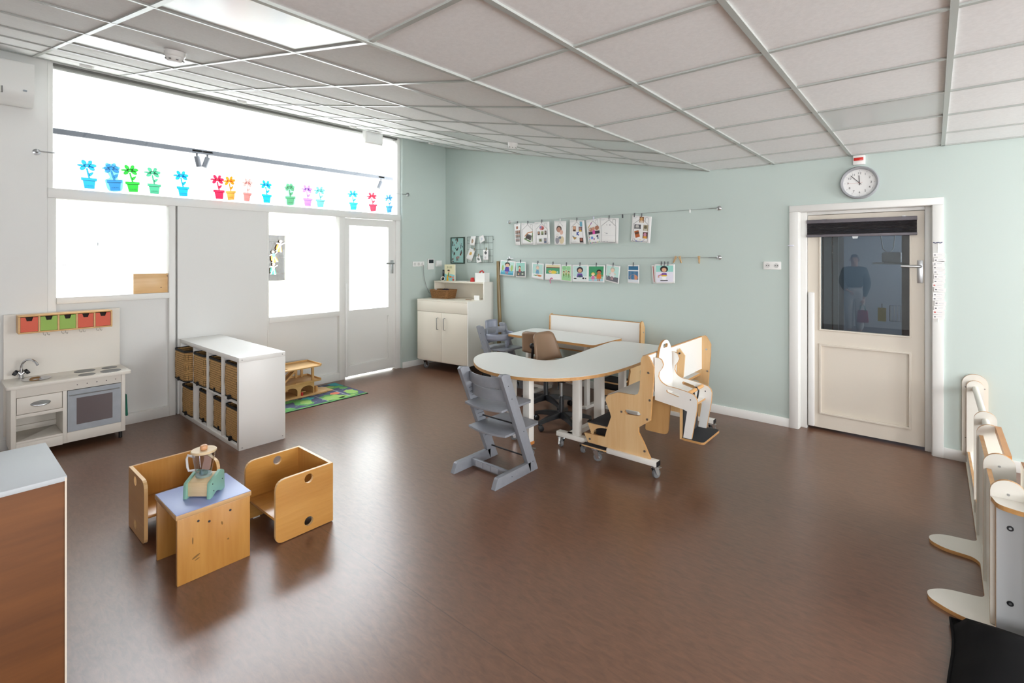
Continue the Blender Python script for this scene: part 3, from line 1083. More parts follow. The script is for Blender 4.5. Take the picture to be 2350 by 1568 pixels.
# ================================================================ rug and toy garage
rg = thing('play_rug', 'road-map play rug in navy and green under the toy garage', 'rug', (.45, -2.5, 0))
RUGN = mat('rug_navy_road', '4a5068', .95, bump=.5, bscale=300, var=.06)
RUGG = mat('rug_green', '5a9650', .95, bump=.5, bscale=300, var=.15)
RUGL = mat('rug_lime', '8cb05e', .95, bump=.5, bscale=300)
RUGT = mat('rug_teal', '3f9aa2', .95, bump=.5, bscale=300)
RUGO = mat('rug_coral', 'cf7257', .95, bump=.5, bscale=300)
RUGW = mat('rug_grey_line', '9ba0aa', .95)
B('rug_backing', mat('rug_black_edge', '23262b', .95), (.095, .83, -3.2, -1.932, 0, .006), rg)
m = MB()
Zr = .0064
def flat(outl, mi, lift=0.0):
    m.prism(outl, Zr - .0006 + lift, Zr + lift, 'xy', mi=mi)
flat([(.1, -3.19), (.825, -3.19), (.825, -1.937), (.1, -1.937)], 0)
flat([(.79, -3.19), (.825, -3.19), (.825, -1.937), (.79, -1.937)], 1, .0005)
flat([(.1, -2.05), (.19, -2.05), (.26, -1.99), (.3, -1.937), (.1, -1.937)], 3, .0005)
random.seed(11)
blobs = [(.62, -2.62, .14, .1, 1), (.64, -2.6, .08, .06, 2), (.7, -2.3, .1, .13, 2), (.62, -2.32, .08, .1, 1), (.55, -2.2, .05, .06, 4), (.74, -2.9, .06, .12, 1), (.3, -2.05, .05, .1, 1),
         (.62, -2.03, .1, .07, 2), (.58, -2.03, .06, .06, 4), (.72, -2.05, .05, .05, 1), (.4, -2.0, .05, .05, 1), (.52, -2.52, .06, .07, 3), (.25, -2.1, .06, .05, 2), (.48, -2.75, .06, .1, 1), (.76, -2.15, .03, .12, 2)]
for (x, y, a, b, mi) in blobs:
    n = 14
    flat([(min(.825, max(.1, x + a * (1 + .18 * sin(3 * k + x * 40)) * cos(2 * pi * k / n))), min(-1.94, max(-3.19, y + b * (1 + .18 * cos(2 * k + y * 30)) * sin(2 * pi * k / n)))) for k in range(n)], mi, .0008 + .0003 * (mi % 3))
for k in range(12):
    yk = -3.15 + k * .1
    flat([(.45, yk), (.458, yk), (.458, yk + .05), (.45, yk + .05)], 5, .0018)
    flat([(.705 + .01 * sin(k), yk), (.712 + .01 * sin(k), yk), (.712 + .01 * sin(k), yk + .04), (.705 + .01 * sin(k), yk + .04)], 5, .0018)
flat([(.1, -2.15), (.79, -2.15), (.79, -2.135), (.1, -2.135)], 5, .0018)
flat([(.1, -2.42), (.79, -2.42), (.79, -2.412), (.1, -2.412)], 5, .0018)
m.build('rug_print', [RUGN, RUGG, RUGL, RUGT, RUGO, RUGW], rg)

tg = thing('toy_garage', 'wooden two-deck toy garage standing on the play rug', 'toy', (.27, -2.55, .0085))
gb = MB().box(.12, .44, -2.9, -2.24, .009, .028)
gb.build('base_board', BEECH, tg, bevel=.002)
MB().add([(.2, -2.24, .028), (.42, -2.24, .028), (.42, -2.13, .01), (.2, -2.13, .01), (.2, -2.24, .01), (.42, -2.24, .01)], [(0, 1, 2, 3), (0, 4, 5, 1), (3, 2, 5, 4), (1, 5, 2), (0, 3, 4)]).build('entry_ramp', BEECH, tg)
arch = []
for cxx in (-2.66, -2.47):
    arch.append([(cxx - .075, .03)] + [(cxx + .075 * cos(pi - pi * k / 10), .085 + .045 * sin(pi * k / 10)) for k in range(11)] + [(cxx + .075, .03)])
MB().prism([(-2.85, .028), (-2.384, .028), (-2.384, .165), (-2.85, .165)], .40, .413, 'yz', holes=[[(y, max(z, .03)) for y, z in a] for a in arch]).build('arched_front', BEECH, tg)
B('rear_wall', BEECH, (.13, .143, -2.85, -2.39, .028, .165), tg)
for y in (-2.85, -2.564, -2.396):
    B('partition', BEECH, (.143, .40, y, y + .012, .028, .165), tg)
B('middle_deck', BEECH, (.11, .44, -2.9, -2.31, .165, .178), tg, bevel=.002)
B('upper_deck', BEECH, (.11, .45, -2.9, -2.315, .335, .35), tg, bevel=.002)
for z0, x1 in ((.178, .44), (.35, .45)):
    rl = MB()
    rl.box(.11, .12, -2.9, -2.31, z0, z0 + .018).box(.11, x1, -2.32, -2.31, z0, z0 + .018)
    rl.build('deck_rim', BEECH, tg, bevel=.002)
rim2 = B('front_rim', BEECH, (.43, .44, -2.62, -2.32, .178, .186), tg)
for x, y in ((.405, -2.4), (.14, -2.4), (.405, -2.85), (.14, -2.85), (.14, -2.47)):
    B('post', BEECH, (x - .012, x + .012, y - .012, y + .012, .178, .335), tg)
for x in (.26, .31):
    pass
ram = MB()
Xr = Matrix.Translation((.3, -2.62, .26)) @ Matrix.Rotation(R(42), 4, 'X')
ram.box(-.05, .05, -.11, .11, -.004, .004, X=Xr).box(-.05, -.042, -.11, .11, .004, .016, X=Xr).box(.042, .05, -.11, .11, .004, .016, X=Xr)
ram.build('ramp', BEECH, tg)
B('lift_frame', BEECH, (.2, .4, -2.7, -2.695, .35, .356), tg)
B('fuel_pump', RED, (.4, .43, -2.545, -2.525, .028, .07), tg, bevel=.003)
B('pump_roof', BEECH, (.39, .435, -2.55, -2.5, .07, .076), tg)
for q in (0, 1):
    MB().box(.33 + q * .03, .345 + q * .03, -2.34, -2.32, .028, .09).build('gate_peg', BEECH, tg)
# ================================================================ casters
def caster(parent, x, y, ztop, rad=.032, ang=0.0, brake=True, wheel=None):
    """swivel caster hanging from ztop to the floor, turned by ang"""
    X = Matrix.Translation((x, y, 0)) @ Matrix.Rotation(ang, 4, 'Z')
    cs = MB().box(-.03, .03, -.026, .026, ztop - .004, ztop, X=X).build('caster', STEEL, parent)
    fk = MB()
    out = rr([(-.018, ztop - .012), (.02, ztop - .012), (.034, rad - .008), (.012, rad - .012)], .006, 2)
    fk.prism(out, -.022, -.018, 'xz', X=X)
    fk.prism(out, .018, .022, 'xz', X=X)
    fk.box(-.02, .022, -.022, .022, ztop - .014, ztop - .009, X=X)
    fk.cyl((0, 0, ztop - .012), (0, 0, ztop - .002), .017, 14, X=X)
    fk.build('fork', CHROME, cs)
    wx = .02
    wh = MB()
    wh.lathe([(rad * .7, -.013), (rad * .93, -.012), (rad, -.005), (rad, .005), (rad * .93, .012), (rad * .7, .013)], n=22, X=X @ Matrix.Translation((wx, 0, rad)) @ Matrix.Rotation(R(90), 4, 'X'))
    wh.build('wheel', RUBBER, cs, smooth=40)
    MB().cyl((wx, -.016, rad), (wx, .016, rad), rad * .4, 14, X=X).build('wheel_hub', WPLAST, cs, smooth=40)
    if brake:
        MB().box(-.012, .05, -.014, .014, rad * 2 + .002, rad * 2 + .007, X=X @ Matrix.Translation((.012, 0, 0))).build('brake_pedal', STEEL, cs)
    return cs


# ================================================================ curved group table
TZ, TT = .70, .026
ut = thing('curved_table', 'white boomerang-shaped group table with plywood edge on casters', 'table', (3.4, -1.6, 0))
o = [(2.70, -1.99), (2.841, -2.166), (3.075, -2.335), (3.273, -2.395), (3.549, -2.361), (3.795, -2.188), (3.94, -1.918), (3.995, -1.578), (3.985, -1.1)]
outl = smooth_loop([(2.665, -1.86), (2.72, -2.04), (2.86, -2.2), (3.06, -2.335), (3.3, -2.395), (3.56, -2.355), (3.79, -2.19), (3.935, -1.92), (3.99, -1.57), (3.985, -1.05), (3.97, -.52), (3.9, -.4), (3.74, -.375), (3.45, -.385), (3.33, -.42), (3.285, -.54), (3.335, -1.1), (3.375, -1.55), (3.352, -1.70), (3.245, -1.772), (3.0, -1.75), (2.76, -1.715)], 5)
MB().prism(outl, TZ - TT, TZ - .0015, 'xy', mi=0, me=1).build('table_top', [BIRCHX, EDGE], ut)
MB().prism([(x, y) for x, y in outl], TZ - .0015, TZ, 'xy').build('white_laminate', LAMI, ut)
B('leg', WTUBE, (3.405, 3.47, -2.185, -2.12, .125, TZ - TT), ut, bevel=.003)
B('leg', WTUBE, (3.07, 3.135, -2.0, -1.935, .125, TZ - TT), ut, bevel=.003)
OB = wood('orange_wood_block', 'c98746', 'b06f34', scale=12)
for x, y, a in ((3.437, -2.152, .3), (3.102, -1.967, 1.0)):
    B('foot_block', OB, (x - .036, x + .036, y - .036, y + .036, .1, .125), ut, bevel=.003)
    caster(ut, x, y, .1, ang=a)
for yb, x0, x1, px in ((-1.82, 3.5, 3.78, 3.69), (-.9, 3.45, 3.8, 3.62)):
    B('foot_bar', WTUBE, (x0, x1, yb - .03, yb + .03, .1, .14), ut, bevel=.003)
    B('leg', WTUBE, (px - .033, px + .033, yb - .02, yb + .03, .14, TZ - TT), ut, bevel=.003)
    caster(ut, x0 + .04, yb, .1, ang=2.6)
    caster(ut, x1 - .04, yb, .1, ang=1.6)
B('leg', WTUBE, (3.575, 3.655, -1.36, -1.3, .14, TZ - TT), ut, bevel=.003)
B('foot_bar', WTUBE, (3.59, 3.64, -1.83, -.75, .1, .14), ut, bevel=.002)

# ================================================================ rectangular table by the wall bench
t2 = thing('long_table', 'long white plywood-edged table in front of the wall bench', 'table', (2.63, -.49, 0))
outl = rr([(2.06, -.82), (3.25, -.82), (3.255, -.2), (1.99, -.2)], [.03, .05, .03, .09], 6)
MB().prism(outl, TZ - .028, TZ - .0015, 'xy', mi=0, me=1).build('table_top', [BIRCHX, EDGE], t2)
MB().prism(outl, TZ - .0015, TZ, 'xy').build('white_laminate', LAMI, t2)
for x in (2.32, 3.12):
    for y in (-.74, -.5):
        B('leg', WTUBE, (x - .02, x + .02, y - .03, y + .03, .03, TZ - .028), t2, bevel=.002)
    B('foot_rail', WTUBE, (x - .025, x + .025, -.8, -.3, .0, .032), t2, bevel=.003)
B('book_pocket', WTUBE, (2.34, 2.56, -.72, -.68, .1, .26), t2, bevel=.003)
MB().box(2.345, 2.555, -.728, -.72, .14, .25).build('picture_book', mat('book_cover_brown', '8b6f5d', .5, var=.3, vscale=25), t2)

# ================================================================ plywood bench units on casters
PAN = [(.195, .865), (.208, .887), (.241, .897), (.258, .885), (.295, .82), (.293, .722), (.28, .573), (.269, .419), (.174, .349), (.174, .312), (.214, .247), (.269, .141), (.269, .135), (-.084, .135), (-.262, .135), (-.3, .203), (-.109, .212), (-.086, .296), (-.055, .381), (-.064, .413), (-.104, .501), (-.099, .528), (-.074, .55), (.003, .581), (.143, .585), (.17, .602), (.183, .638), (.192, .764)]
HOLE = [(.06, .447), (.069, .461), (.085, .466), (.165, .469), (.179, .467), (.195, .449), (.179, .436), (.078, .429)]


def bench(label, L, loc, rz, step_sides=(-1,), step=.42):
    """local: length along y, seat faces -x, back at +x"""
    t = thing('plywood_bench', label, 'bench', loc, rz, 'benches on casters')
    th = .018
    for s in (-1, 1):
        y = s * (L / 2 - th / 2)
        MB().prism(PAN, y - th / 2, y + th / 2, 'xz', holes=[HOLE], mi=0, me=1).build('end_panel', [BIRCH, EDGE], t, local=True)
        B('foot_rail', WTUBE, (-.16 if s > 0 else -.085, .325, y - .03, y + .03, .098, .135), t, bevel=.002, local=True)
        B('rail_cap', BLACK, (.325, .33, y - .029, y + .029, .099, .134), t, local=True)
        for bx, bz in ((.255, .77), (.265, .57), (.245, .425), (.035, .44), (-.245, .165), (.225, .185)):
            MB().cyl((bx, y - .012, bz), (bx, y + .012, bz), .0085, 14).build('bolt', STEEL, t, smooth=40, local=True)
        caster(t, -.2, y, .1, .034, R(20)).parent = t
        caster(t, .295, y, .1, .034, R(70)).parent = t
    B('backrest', LAMI, (.2, .214, -L / 2 + th, L / 2 - th, .585, .88), t, local=True)
    B('backrest_edge', EDGE, (.2, .214, -L / 2 + th, L / 2 - th, .88, .888), t, local=True)
    sb = MB().prism([(-.1, -L / 2 + th), (.2, -L / 2 + th), (.2, L / 2 - th), (-.1, L / 2 - th)], .525, .543, 'xy', mi=0, me=1)
    sb.build('seat', [LAMI, EDGE], t, local=True)
    for s in step_sides:
        y0 = s * (L / 2 - th)
        y1 = s * (L / 2 - step)
        a, b = min(y0, y1), max(y0, y1)
        B('step_tread', BLKGRIP, (-.27, -.03, a, b, .288, .294), t, local=True)
        B('step_board', BIRCHX, (-.272, -.028, a, b, .272, .288), t, local=True)
        cyz = MB()
        cyz.prism([(-.271, .288), (-.235, .205)] + [(-.225 + .11 * (1 - cos(pi * k / 20)), .205 + .07 * sin(pi * k / 20)) for k in range(11)] + [(-.11, .288)], y0 - .009, y0 + .009, 'xz')
        cyz.build('step_cheek', BIRCH, t, local=True)
        B('step_box', BLACK, (-.21, -.04, a + .02, b - .02, .16, .272), t, local=True)
        for zz in (.2,):
            B('step_riser', BIRCHX, (-.27, -.25, a, b, .14, .2), t, local=True)
        B('pedal_plate', BIRCHX, (-.305, -.085, y0 + s * .02 - .028, y0 + s * .02 + .028, .107, .118), t, bevel=.003, local=True)
        B('pedal_grip', BLKGRIP, (-.303, -.087, y0 + s * .02 - .026, y0 + s * .02 + .026, .118, .121), t, local=True)
    return t


_old = caster


def caster(parent, x, y, ztop, rad=.032, ang=0.0, brake=True, wheel=None):  # local variant for rotated things
    keep = XF[parent.name]
    XF[parent.name] = Matrix.Identity(4)
    c = _old(parent, x, y, ztop, rad, ang, brake, wheel)
    XF[parent.name] = keep
    for ch in [c] + list(c.children):
        XF[ch.name] = keep
    return c


bench('birch plywood bench on casters whose end panel faces the open room', 1.24, (4.10, -1.265, 0), 0)
bench('birch plywood bench with a white back standing against the green wall', 1.27, (2.82, -.338, 0), R(90), step_sides=(-1,), step=.26)

# ================================================================ hanging child seat on the bench
cs = thing('child_seat', 'white hook-on child seat with footplate hanging over the bench back', 'child seat', (4.42, -1.335, 0))
SIDE = [(4.325, .853), (4.355, .853), (4.378, .84), (4.392, .806), (4.38, .775), (4.358, .745), (4.353, .71), (4.365, .684), (4.385, .665), (4.418, .65), (4.5, .642), (4.571, .631), (4.62, .619), (4.64, .6), (4.649, .576), (4.645, .502), (4.608, .291), (4.546, .288), (4.575, .488), (4.55, .497), (4.4, .517), (4.325, .527)]
YN, YR = -1.70, -1.39
for y in (YN, YR):
    MB().prism(SIDE, y - .009, y + .009, 'xz', holes=[slot(4.468, .604, .105, .026, R(-13))], mi=0, me=1).build('side_panel', [LAMI, EDGE], cs)
    MB().cyl((4.6, y - .0095, .578), (4.6, y + .0095, .578), .005, 10).build('screw', INK, cs)
bk2 = rr([(YN + .009, .52), (YR - .009, .52), (YR - .009, .70), (-1.42, .76), (-1.42, .88), (-1.49, .968), (-1.6, .968), (-1.67, .88), (-1.67, .76), (YN + .009, .70)], [.0, 0, .03, .04, .06, .05, .05, .06, .04, .03], 5)
MB().prism(bk2, 4.322, 4.34, 'yz', holes=[slot(-1.545, .925, .085, .03)], mi=0, me=1).build('backrest', [LAMI, EDGE], cs)
MB().prism([(4.34, YN + .009), (4.6, YN + .009), (4.6, YR - .009), (4.34, YR - .009)], .51, .526, 'xy', mi=0, me=1).build('seat_board', [LAMI, EDGE], cs)
MB().cyl((4.575, YN + .009, .615), (4.575, YR - .009, .615), .014, 14).build('grab_bar', wood('dowel', 'd9a465', 'c48d4d', axis=1, scale=10), cs, smooth=40)
MB().tube([(4.578, -1.53, .632), (4.596, -1.53, .61), (4.585, -1.53, .55), (4.575, -1.535, .53), (4.562, -1.535, .55), (4.56, -1.53, .61), (4.578, -1.53, .632)], .007, 6).build('strap', BLACK, cs, smooth=50)
MB().prism(rr([(4.525, -1.715), (4.7, -1.72), (4.7, -1.36), (4.525, -1.375)], .03), .272, .287, 'xy', mi=0, me=1).build('footplate', [BIRCHX, EDGE], cs)
MB().prism(rr([(4.527, -1.713), (4.698, -1.718), (4.698, -1.362), (4.527, -1.377)], .03), .287, .29, 'xy').build('footplate_grip', BLKGRIP, cs)
B('footplate_back', BLKGRIP, (4.536, 4.542, YN + .01, YR - .01, .29, .5), cs)
B('footplate_board', BIRCH, (4.52, 4.536, YN - .009, YR + .009, .274, .5), cs)
MB().prism(rr([(4.23, .515), (4.41, .515), (4.39, .245), (4.2, .245)], [0, 0, .04, .02]), -1.615, -1.6, 'xz').build('support_board', wood('shaded_birch', 'cfa671', 'bd8f56', scale=5), cs)
MB().prism([(4.318, .622), (4.318, .84), (4.335, .86), (4.382, .804), (4.368, .622)], -1.255, -1.24, 'xz').build('hook_bracket', BIRCH, cs)
MB().cyl((4.34, -1.27, .82), (4.34, -1.255, .82), .007, 10).build('hook_bolt', INK, cs)

# ================================================================ grey high chairs
def high_chair(label, loc, rz, baby=False):
    """local: faces +y, floor runner from y=-.245 to .245"""
    t = thing('high_chair', label, 'chair', loc, rz, 'grey wooden high chairs')
    W2 = .225
    for s in (-1, 1):
        x = s * (W2 - .018)
        rb = rr([(-.245, 0), (.16, 0), (.16, .075), (-.21, .075)], [.006, 0, 0, .015])
        MB().prism(rb, x - .018, x + .018, 'yz').build('floor_runner', GREY, t, bevel=.003, local=True)
        po = [(.16, 0), (.25, 0), (-.085, .78), (-.155, .79), (-.175, .775)]
        MB().prism(rr(po, [.0, .006, .006, .006, .006]), x - .018, x + .018, 'yz').build('post', GREY, t, bevel=.003, local=True)
        for k in range(14):
            q = .2 + k * .032
            yb = .16 - .335 * (q / .775) + .012
            gx = x - s * .0185
            MB().box(min(gx, gx - s * .002), max(gx, gx - s * .002), yb + .01, yb + .075, q, q + .006, X=None).build('groove', mat('grey_groove', '5d6067', .5), t, local=True)
        for q in ((-.1, .7), (-.06, .6), (.075, .33), (.185, .075), (-.06, .04)):
            MB().cyl((s * W2 - s * .0005, q[0], q[1]), (s * (W2 + .001), q[0], q[1]), .004, 8).build('screw', INK, t, local=True)

    def rest(z, y0, h, dep):
        n = 16
        m = MB()
        pts = []
        for k in range(n + 1):
            u = k / n * 2 - 1
            pts.append((u * (W2 - .037), y0 - dep * (1 - u * u)))
        ol = pts + [(x, y + .012) for x, y in reversed(pts)]
        m.prism(ol, z - h / 2, z + h / 2, 'xy')
        return m

    rest(.71, -.08, .075, .06).build('backrest_slat', GREY, t, bevel=.003, local=True)
    rest(.61, -.05, .08, .06).build('backrest_slat', GREY, t, bevel=.003, local=True)

    def plate(z, y0, y1):
        n = 14
        back = [(-(W2 - .037) + 2 * (W2 - .037) * k / n, y0 - .035 * sin(pi * k / n)) for k in range(n + 1)]
        ol = back + [(W2 - .037, y1 - .03), (W2 - .06, y1), (-(W2 - .06), y1), (-(W2 - .037), y1 - .03)]
        return MB().prism(ol, z - .008, z + .008, 'xy')

    plate(.515, -.13, .235).build('seat_plate', GREY, t, bevel=.004, local=True)
    plate(.325, -.09, .33).build('foot_plate', GREY, t, bevel=.004, local=True)
    for y, z in ((.07, .37), (.175, .1)):
        MB().cyl((-(W2 - .036), y, z), (W2 - .036, y, z), .006, 8).build('cross_rod', BLACK, t, smooth=40, local=True)
    B('cross_bar', GREY, (-(W2 - .036), W2 - .036, -.06, -.035, .012, .065), t, bevel=.003, local=True)
    for q in range(3):
        B('sticker', mat('pale_sticker', '9a9ca3', .5), (-.14 + q * .08, -.07 + q * .08, -.0612, -.06, .02, .058), t, local=True)
    if baby:
        BP = mat('blue_grey_plastic', '8e93a1', .35)
        n = 18
        m = MB()
        m.grid(lambda i, j: ((W2 - .05) * .6 * (i / 8 * 2 - 1) * (1 - .05 * j / 8), -.11 - .03 * (1 - (i / 8 * 2 - 1) ** 2) - .02 * j / 8, .64 + .2 * j / 8), 9, 9)
        m.build('baby_backrest', BP, t, smooth=60, solid=.02, local=True)
        rail = MB()
        rail.grid(lambda i, j: ((W2 - .03) * cos(pi * (i / n) * 1.0), -.12 + .33 * sin(pi * i / n) ** .7 * 1.0 if False else -.1 + .255 * max(0.0, sin(pi * i / n)) ** .6, .62 + .05 * (1 - abs(2 * i / n - 1)) * 0 + .075 * j / 3), n + 1, 4)
        rail.build('baby_rail', BP, t, smooth=60, solid=.016, local=True)
        MB().tube([(0, .145, .64), (0, .14, .58), (0, .12, .525)], [.025, .02, .018], 8).build('crotch_bar', BP, t, smooth=50, local=True)
    return t


high_chair('grey wooden high chair without a baby set, in front of the curved table', (3.414, -2.537, 0), 0)
high_chair('grey wooden high chair fitted with a baby backrest and rail', (1.885, -.775, 0), R(-90), True)

# ================================================================ taupe swivel chairs
def swivel_chair(label, loc, rz, seat_z=.5, top=.86, spin=0.0, knob=False):
    """local: faces -y"""
    t = thing('swivel_chair', label, 'chair', loc, rz, 'taupe swivel chairs')
    nu, nv = 15, 9

    def back(i, j):
        u, v = i / (nu - 1) * 2 - 1, j / (nv - 1)
        wd = .15 + .05 * (1 - v)
        cor = (1 - abs(u) ** 6 * .12 * max(0, v - .6) * 2.5)
        return (u * wd, .19 + .06 * v - .045 * u * u * (1 - .3 * v), seat_z + .1 + (top - seat_z - .1) * v * cor)
    MB().grid(back, nu, nv).build('backrest', BROWNP, t, smooth=70, solid=.022, local=True)

    def seat(i, j):
        u, v = i / (nu - 1) * 2 - 1, j / (nv - 1)
        y = -.22 + .43 * v
        w_ = .2 - .03 * (1 - v) ** 2
        return (u * w_, y, seat_z - .015 + .02 * u * u - .02 * (1 - v) ** 3 + .09 * max(0, v - .8) ** 2 * 9)
    MB().grid(seat, nu, nv).build('seat', BROWNP, t, smooth=70, solid=.024, local=True)
    MB().tube([(0, .05, seat_z - .04), (0, .2, seat_z - .04), (0, .25, seat_z + .02), (0, .235, seat_z + .17)], .014, 8).build('back_arm', BLACK, t, smooth=50, local=True)
    if knob:
        MB().lathe([(.012, 0), (.03, .004), (.03, .02), (.02, .028)], n=12, X=Matrix.Translation((0, .235, seat_z + .19)) @ Matrix.Rotation(R(-90), 4, 'X')).build('back_knob', BLACK, t, smooth=40, local=True)
    B('tilt_mechanism', BLACK, (-.07, .07, -.08, .1, seat_z - .075, seat_z - .03), t, bevel=.012, local=True)
    for s in (-1, 1):
        MB().tube([(s * .05, 0, seat_z - .05), (s * .15, -.08, seat_z - .07), (s * .18, -.1, seat_z - .1)], .006, 6).build('lever', BLACK, t, local=True)
    MB().cyl((0, 0, .22), (0, 0, seat_z - .06), .014, 14).build('gas_spring', STEEL, t, smooth=40, local=True)
    MB().lathe([(.03, .09), (.032, .12), (.026, .14), (.025, .27), (.02, .28)], n=16).build('column_sleeve', BLACK, t, smooth=40, local=True)
    for k in range(5):
        X = Matrix.Rotation(spin + 2 * pi * k / 5, 4, 'Z')
        sp = MB()
        n = 8
        pr = []
        for q in range(n + 1):
            s = q / n
            pr.append((.02 + .27 * s, .028 - .012 * s, .13 - .045 * s * s, .055 - .025 * s))
        v, f = [], []
        for (x, hw, zt, hh) in pr:
            v += [(x, -hw, zt - hh), (x, hw, zt - hh), (x, hw * .7, zt), (x, -hw * .7, zt)]
        for q in range(n):
            for e in range(4):
                f.append((q * 4 + e, q * 4 + (e + 1) % 4, q * 4 + 4 + (e + 1) % 4, q * 4 + 4 + e))
        f += [(3, 2, 1, 0), (n * 4, n * 4 + 1, n * 4 + 2, n * 4 + 3)]
        arm = sp.add(v, f, 0, X).build('base_arm', BLACK, t, smooth=35, local=True)
        wx = Matrix.Rotation(spin + 2 * pi * k / 5, 4, 'Z') @ Matrix.Translation((.275, 0, 0)) @ Matrix.Rotation(k * 1.3, 4, 'Z')
        MB().lathe([(.018, -.022), (.026, -.02), (.027, -.006), (.014, -.004), (.014, .004), (.027, .006), (.026, .02), (.018, .022)], n=16, X=wx @ Matrix.Translation((.012, 0, .027)) @ Matrix.Rotation(R(90), 4, 'X')).build('caster_wheel', BLACK, arm, smooth=40, local=True)
        MB().cyl((0, 0, .04), (0, 0, .075), .009, 8, X=wx).build('caster_stem', BLACK, arm, local=True)
    return t


swivel_chair('taupe plastic swivel chair seen from its front, tucked inside the curved table', (3.215, -1.36, 0), R(88), .5, .875, .45)
swivel_chair('taupe plastic swivel chair with a black knob on its back', (2.745, -.975, 0), R(181), .5, .835, .2, knob=True)

tag(MB().box(1.25, 1.42, -.42, -.2, 0, .035).build('flat_box', BLACK, None, bevel=.006), 'flat black box on the floor beside the cream cabinet', 'box')
# ================================================================ cream cabinet in the corner
AC_ = R(6.8)
cb = thing('rolling_cabinet', 'cream two-door cabinet with raised shelf on casters in the green corner', 'cabinet', (.218, -.70, 0), AC_)
CW, CDP = .945, .585


def CB(name, m, dims, bevel=.002):
    return B(name, m, dims, cb, bevel=bevel, local=True)


CB('carcass_side', CREAM, (0, .018, .02, CDP, .13, 1.0))
MB().prism([(0, .13), (CDP, .13), (CDP, 1.262), (.36, 1.262), (.36, 1.012), (0, 1.012)], CW - .018, CW, 'yz').build('carcass_side', WHITESIDE, cb, local=True)
CB('carcass_side', CREAM, (0, .018, .36, CDP, 1.012, 1.262))
CB('carcass_bottom', CREAM, (.018, CW - .018, .02, CDP, .13, .15))
CB('worktop', CREAM, (0, CW - .018, 0, CDP, .99, 1.012))
CB('back_panel', CREAM, (.018, CW - .018, CDP - .01, CDP, .15, 1.24))
CB('top_shelf', CREAM, (.0, CW - .018, .355, CDP, 1.24, 1.262))
# notch the side under the raised shelf: front fascia and doors
CB('fascia', CREAM, (0, CW - .018, 0, .02, .84, .99))
for k, (a, b) in enumerate(((.002, .462), (.466, CW - .02))):
    d_ = CB('door', CREAM, (a, b, 0, .019, .145, .837))
    hx = .4 if k == 0 else .53
    h_ = MB().tube([(hx, 0, .76), (hx, -.03, .76), (hx, -.03, .6), (hx, 0, .6)], .006, 8).build('handle', STEEL, d_, smooth=40, local=True)
CREAMD = None
for x, y in ((.08, .08), (CW - .08, .08), (.08, CDP - .08), (CW - .08, CDP - .08)):
    caster(cb, x, y, .13, .045, R(80), brake=False)

# the right side above the worktop only covers the rear: cover board in white
def cab_pt(x, y, z):
    return XF[cb.name] @ Vector((x, y, z))


# things on the cabinet
bk = thing('picture_book', 'upright picture book titled JULES on the cabinet shelf', 'book', tuple(cab_pt(.22, .46, 1.262)), AC_)
CVR = mat('book_cover_cream', 'efe9c4', .45)
B('book_block', PAPER, (-.098, .098, .004, .016, .001, .24), bk, local=True)
B('front_cover', CVR, (-.1, .1, 0, .004, 0, .245), bk, local=True)
B('back_cover', CVR, (-.1, .1, .016, .02, 0, .245), bk, local=True)
v, f = text_mesh('JULES', .042)
pr = MB()
Xt = Matrix.Translation((0, -.0012, .203)) @ Matrix.Rotation(R(90), 4, 'X')
pr.add(v, f, 0, Xt)
def blob(m, cx, cz, rx, rz, mi, y=-.0008, n=16):
    m.prism(circle(cx, cz, rx, n, rz), y - .0004, y, 'xz', mi=mi)
pr.prism([(-.098, .002), (.098, .002), (.098, .09), (.02, .1), (-.04, .085), (-.098, .11)], -.0006, -.0002, 'xz', mi=1)
blob(pr, -.012, .145, .022, .017, 2, -.001)
blob(pr, -.018, .158, .024, .011, 3, -.0014)
pr.prism([(-.05, .06), (-.02, .13), (-.005, .125), (-.01, .06)], -.0012, -.0008, 'xz', mi=4)
pr.prism([(-.06, .002), (-.02, .002), (-.03, .08), (-.05, .08)], -.0016, -.0012, 'xz', mi=5)
blob(pr, .02, .06, .024, .014, 6, -.0016)
blob(pr, .07, .052, .02, .018, 7, -.0016)
blob(pr, .075, .018, .02, .016, 8, -.0018)
stuff(pr.build('cover_print', [mat('olive_ink', '5d6b33', .5), mat('sky_blue_print', '8fd0d6', .5), mat('skin_print', 'e9bd95', .5), mat('hair_print', '5a4636', .5), mat('green_print', '7d9150', .5), mat('yellow_print', 'f2b51d', .5), mat('orange_print', 'df8436', .5), mat('pink_print', 'e29a8c', .5), mat('red_print', 'd4513c', .5)], bk, local=True))

ph = thing('cordless_phone', 'black cordless phone standing in its charger on the cabinet shelf', 'phone', tuple(cab_pt(.09, .48, 1.262)), AC_)
B('handset', BLACK, (-.022, .022, -.012, .012, .01, .165), ph, bevel=.006, local=True)
B('charger', BLACK, (-.035, .035, -.03, .03, 0, .03), ph, bevel=.01, local=True)
B('screen', mat('phone_screen', '59606a', .2), (-.015, .015, -.0128, -.012, .11, .145), ph, local=True)
tr = MB()
tr.tube([(.03 * cos(a), .03 * sin(a), 0) for a in [2 * pi * k / 18 for k in range(18)]], .007, 8, closed=True, X=Matrix.Translation(cab_pt(.13, .41, 1.292)) @ Matrix.Rotation(R(80), 4, 'X') @ Matrix.Rotation(R(20), 4, 'Y'))
tag(tr.build('tape_roll', mat('pale_tape', 'd7cfc4', .5), None, smooth=60), 'small roll of pale tape beside the black phone', 'tape')
bx = thing('white_box', 'white open box with red bits inside on the cabinet shelf', 'box', tuple(cab_pt(.83, .47, 1.262)), AC_)
Wb = mat('white_card', 'efefec', .5)
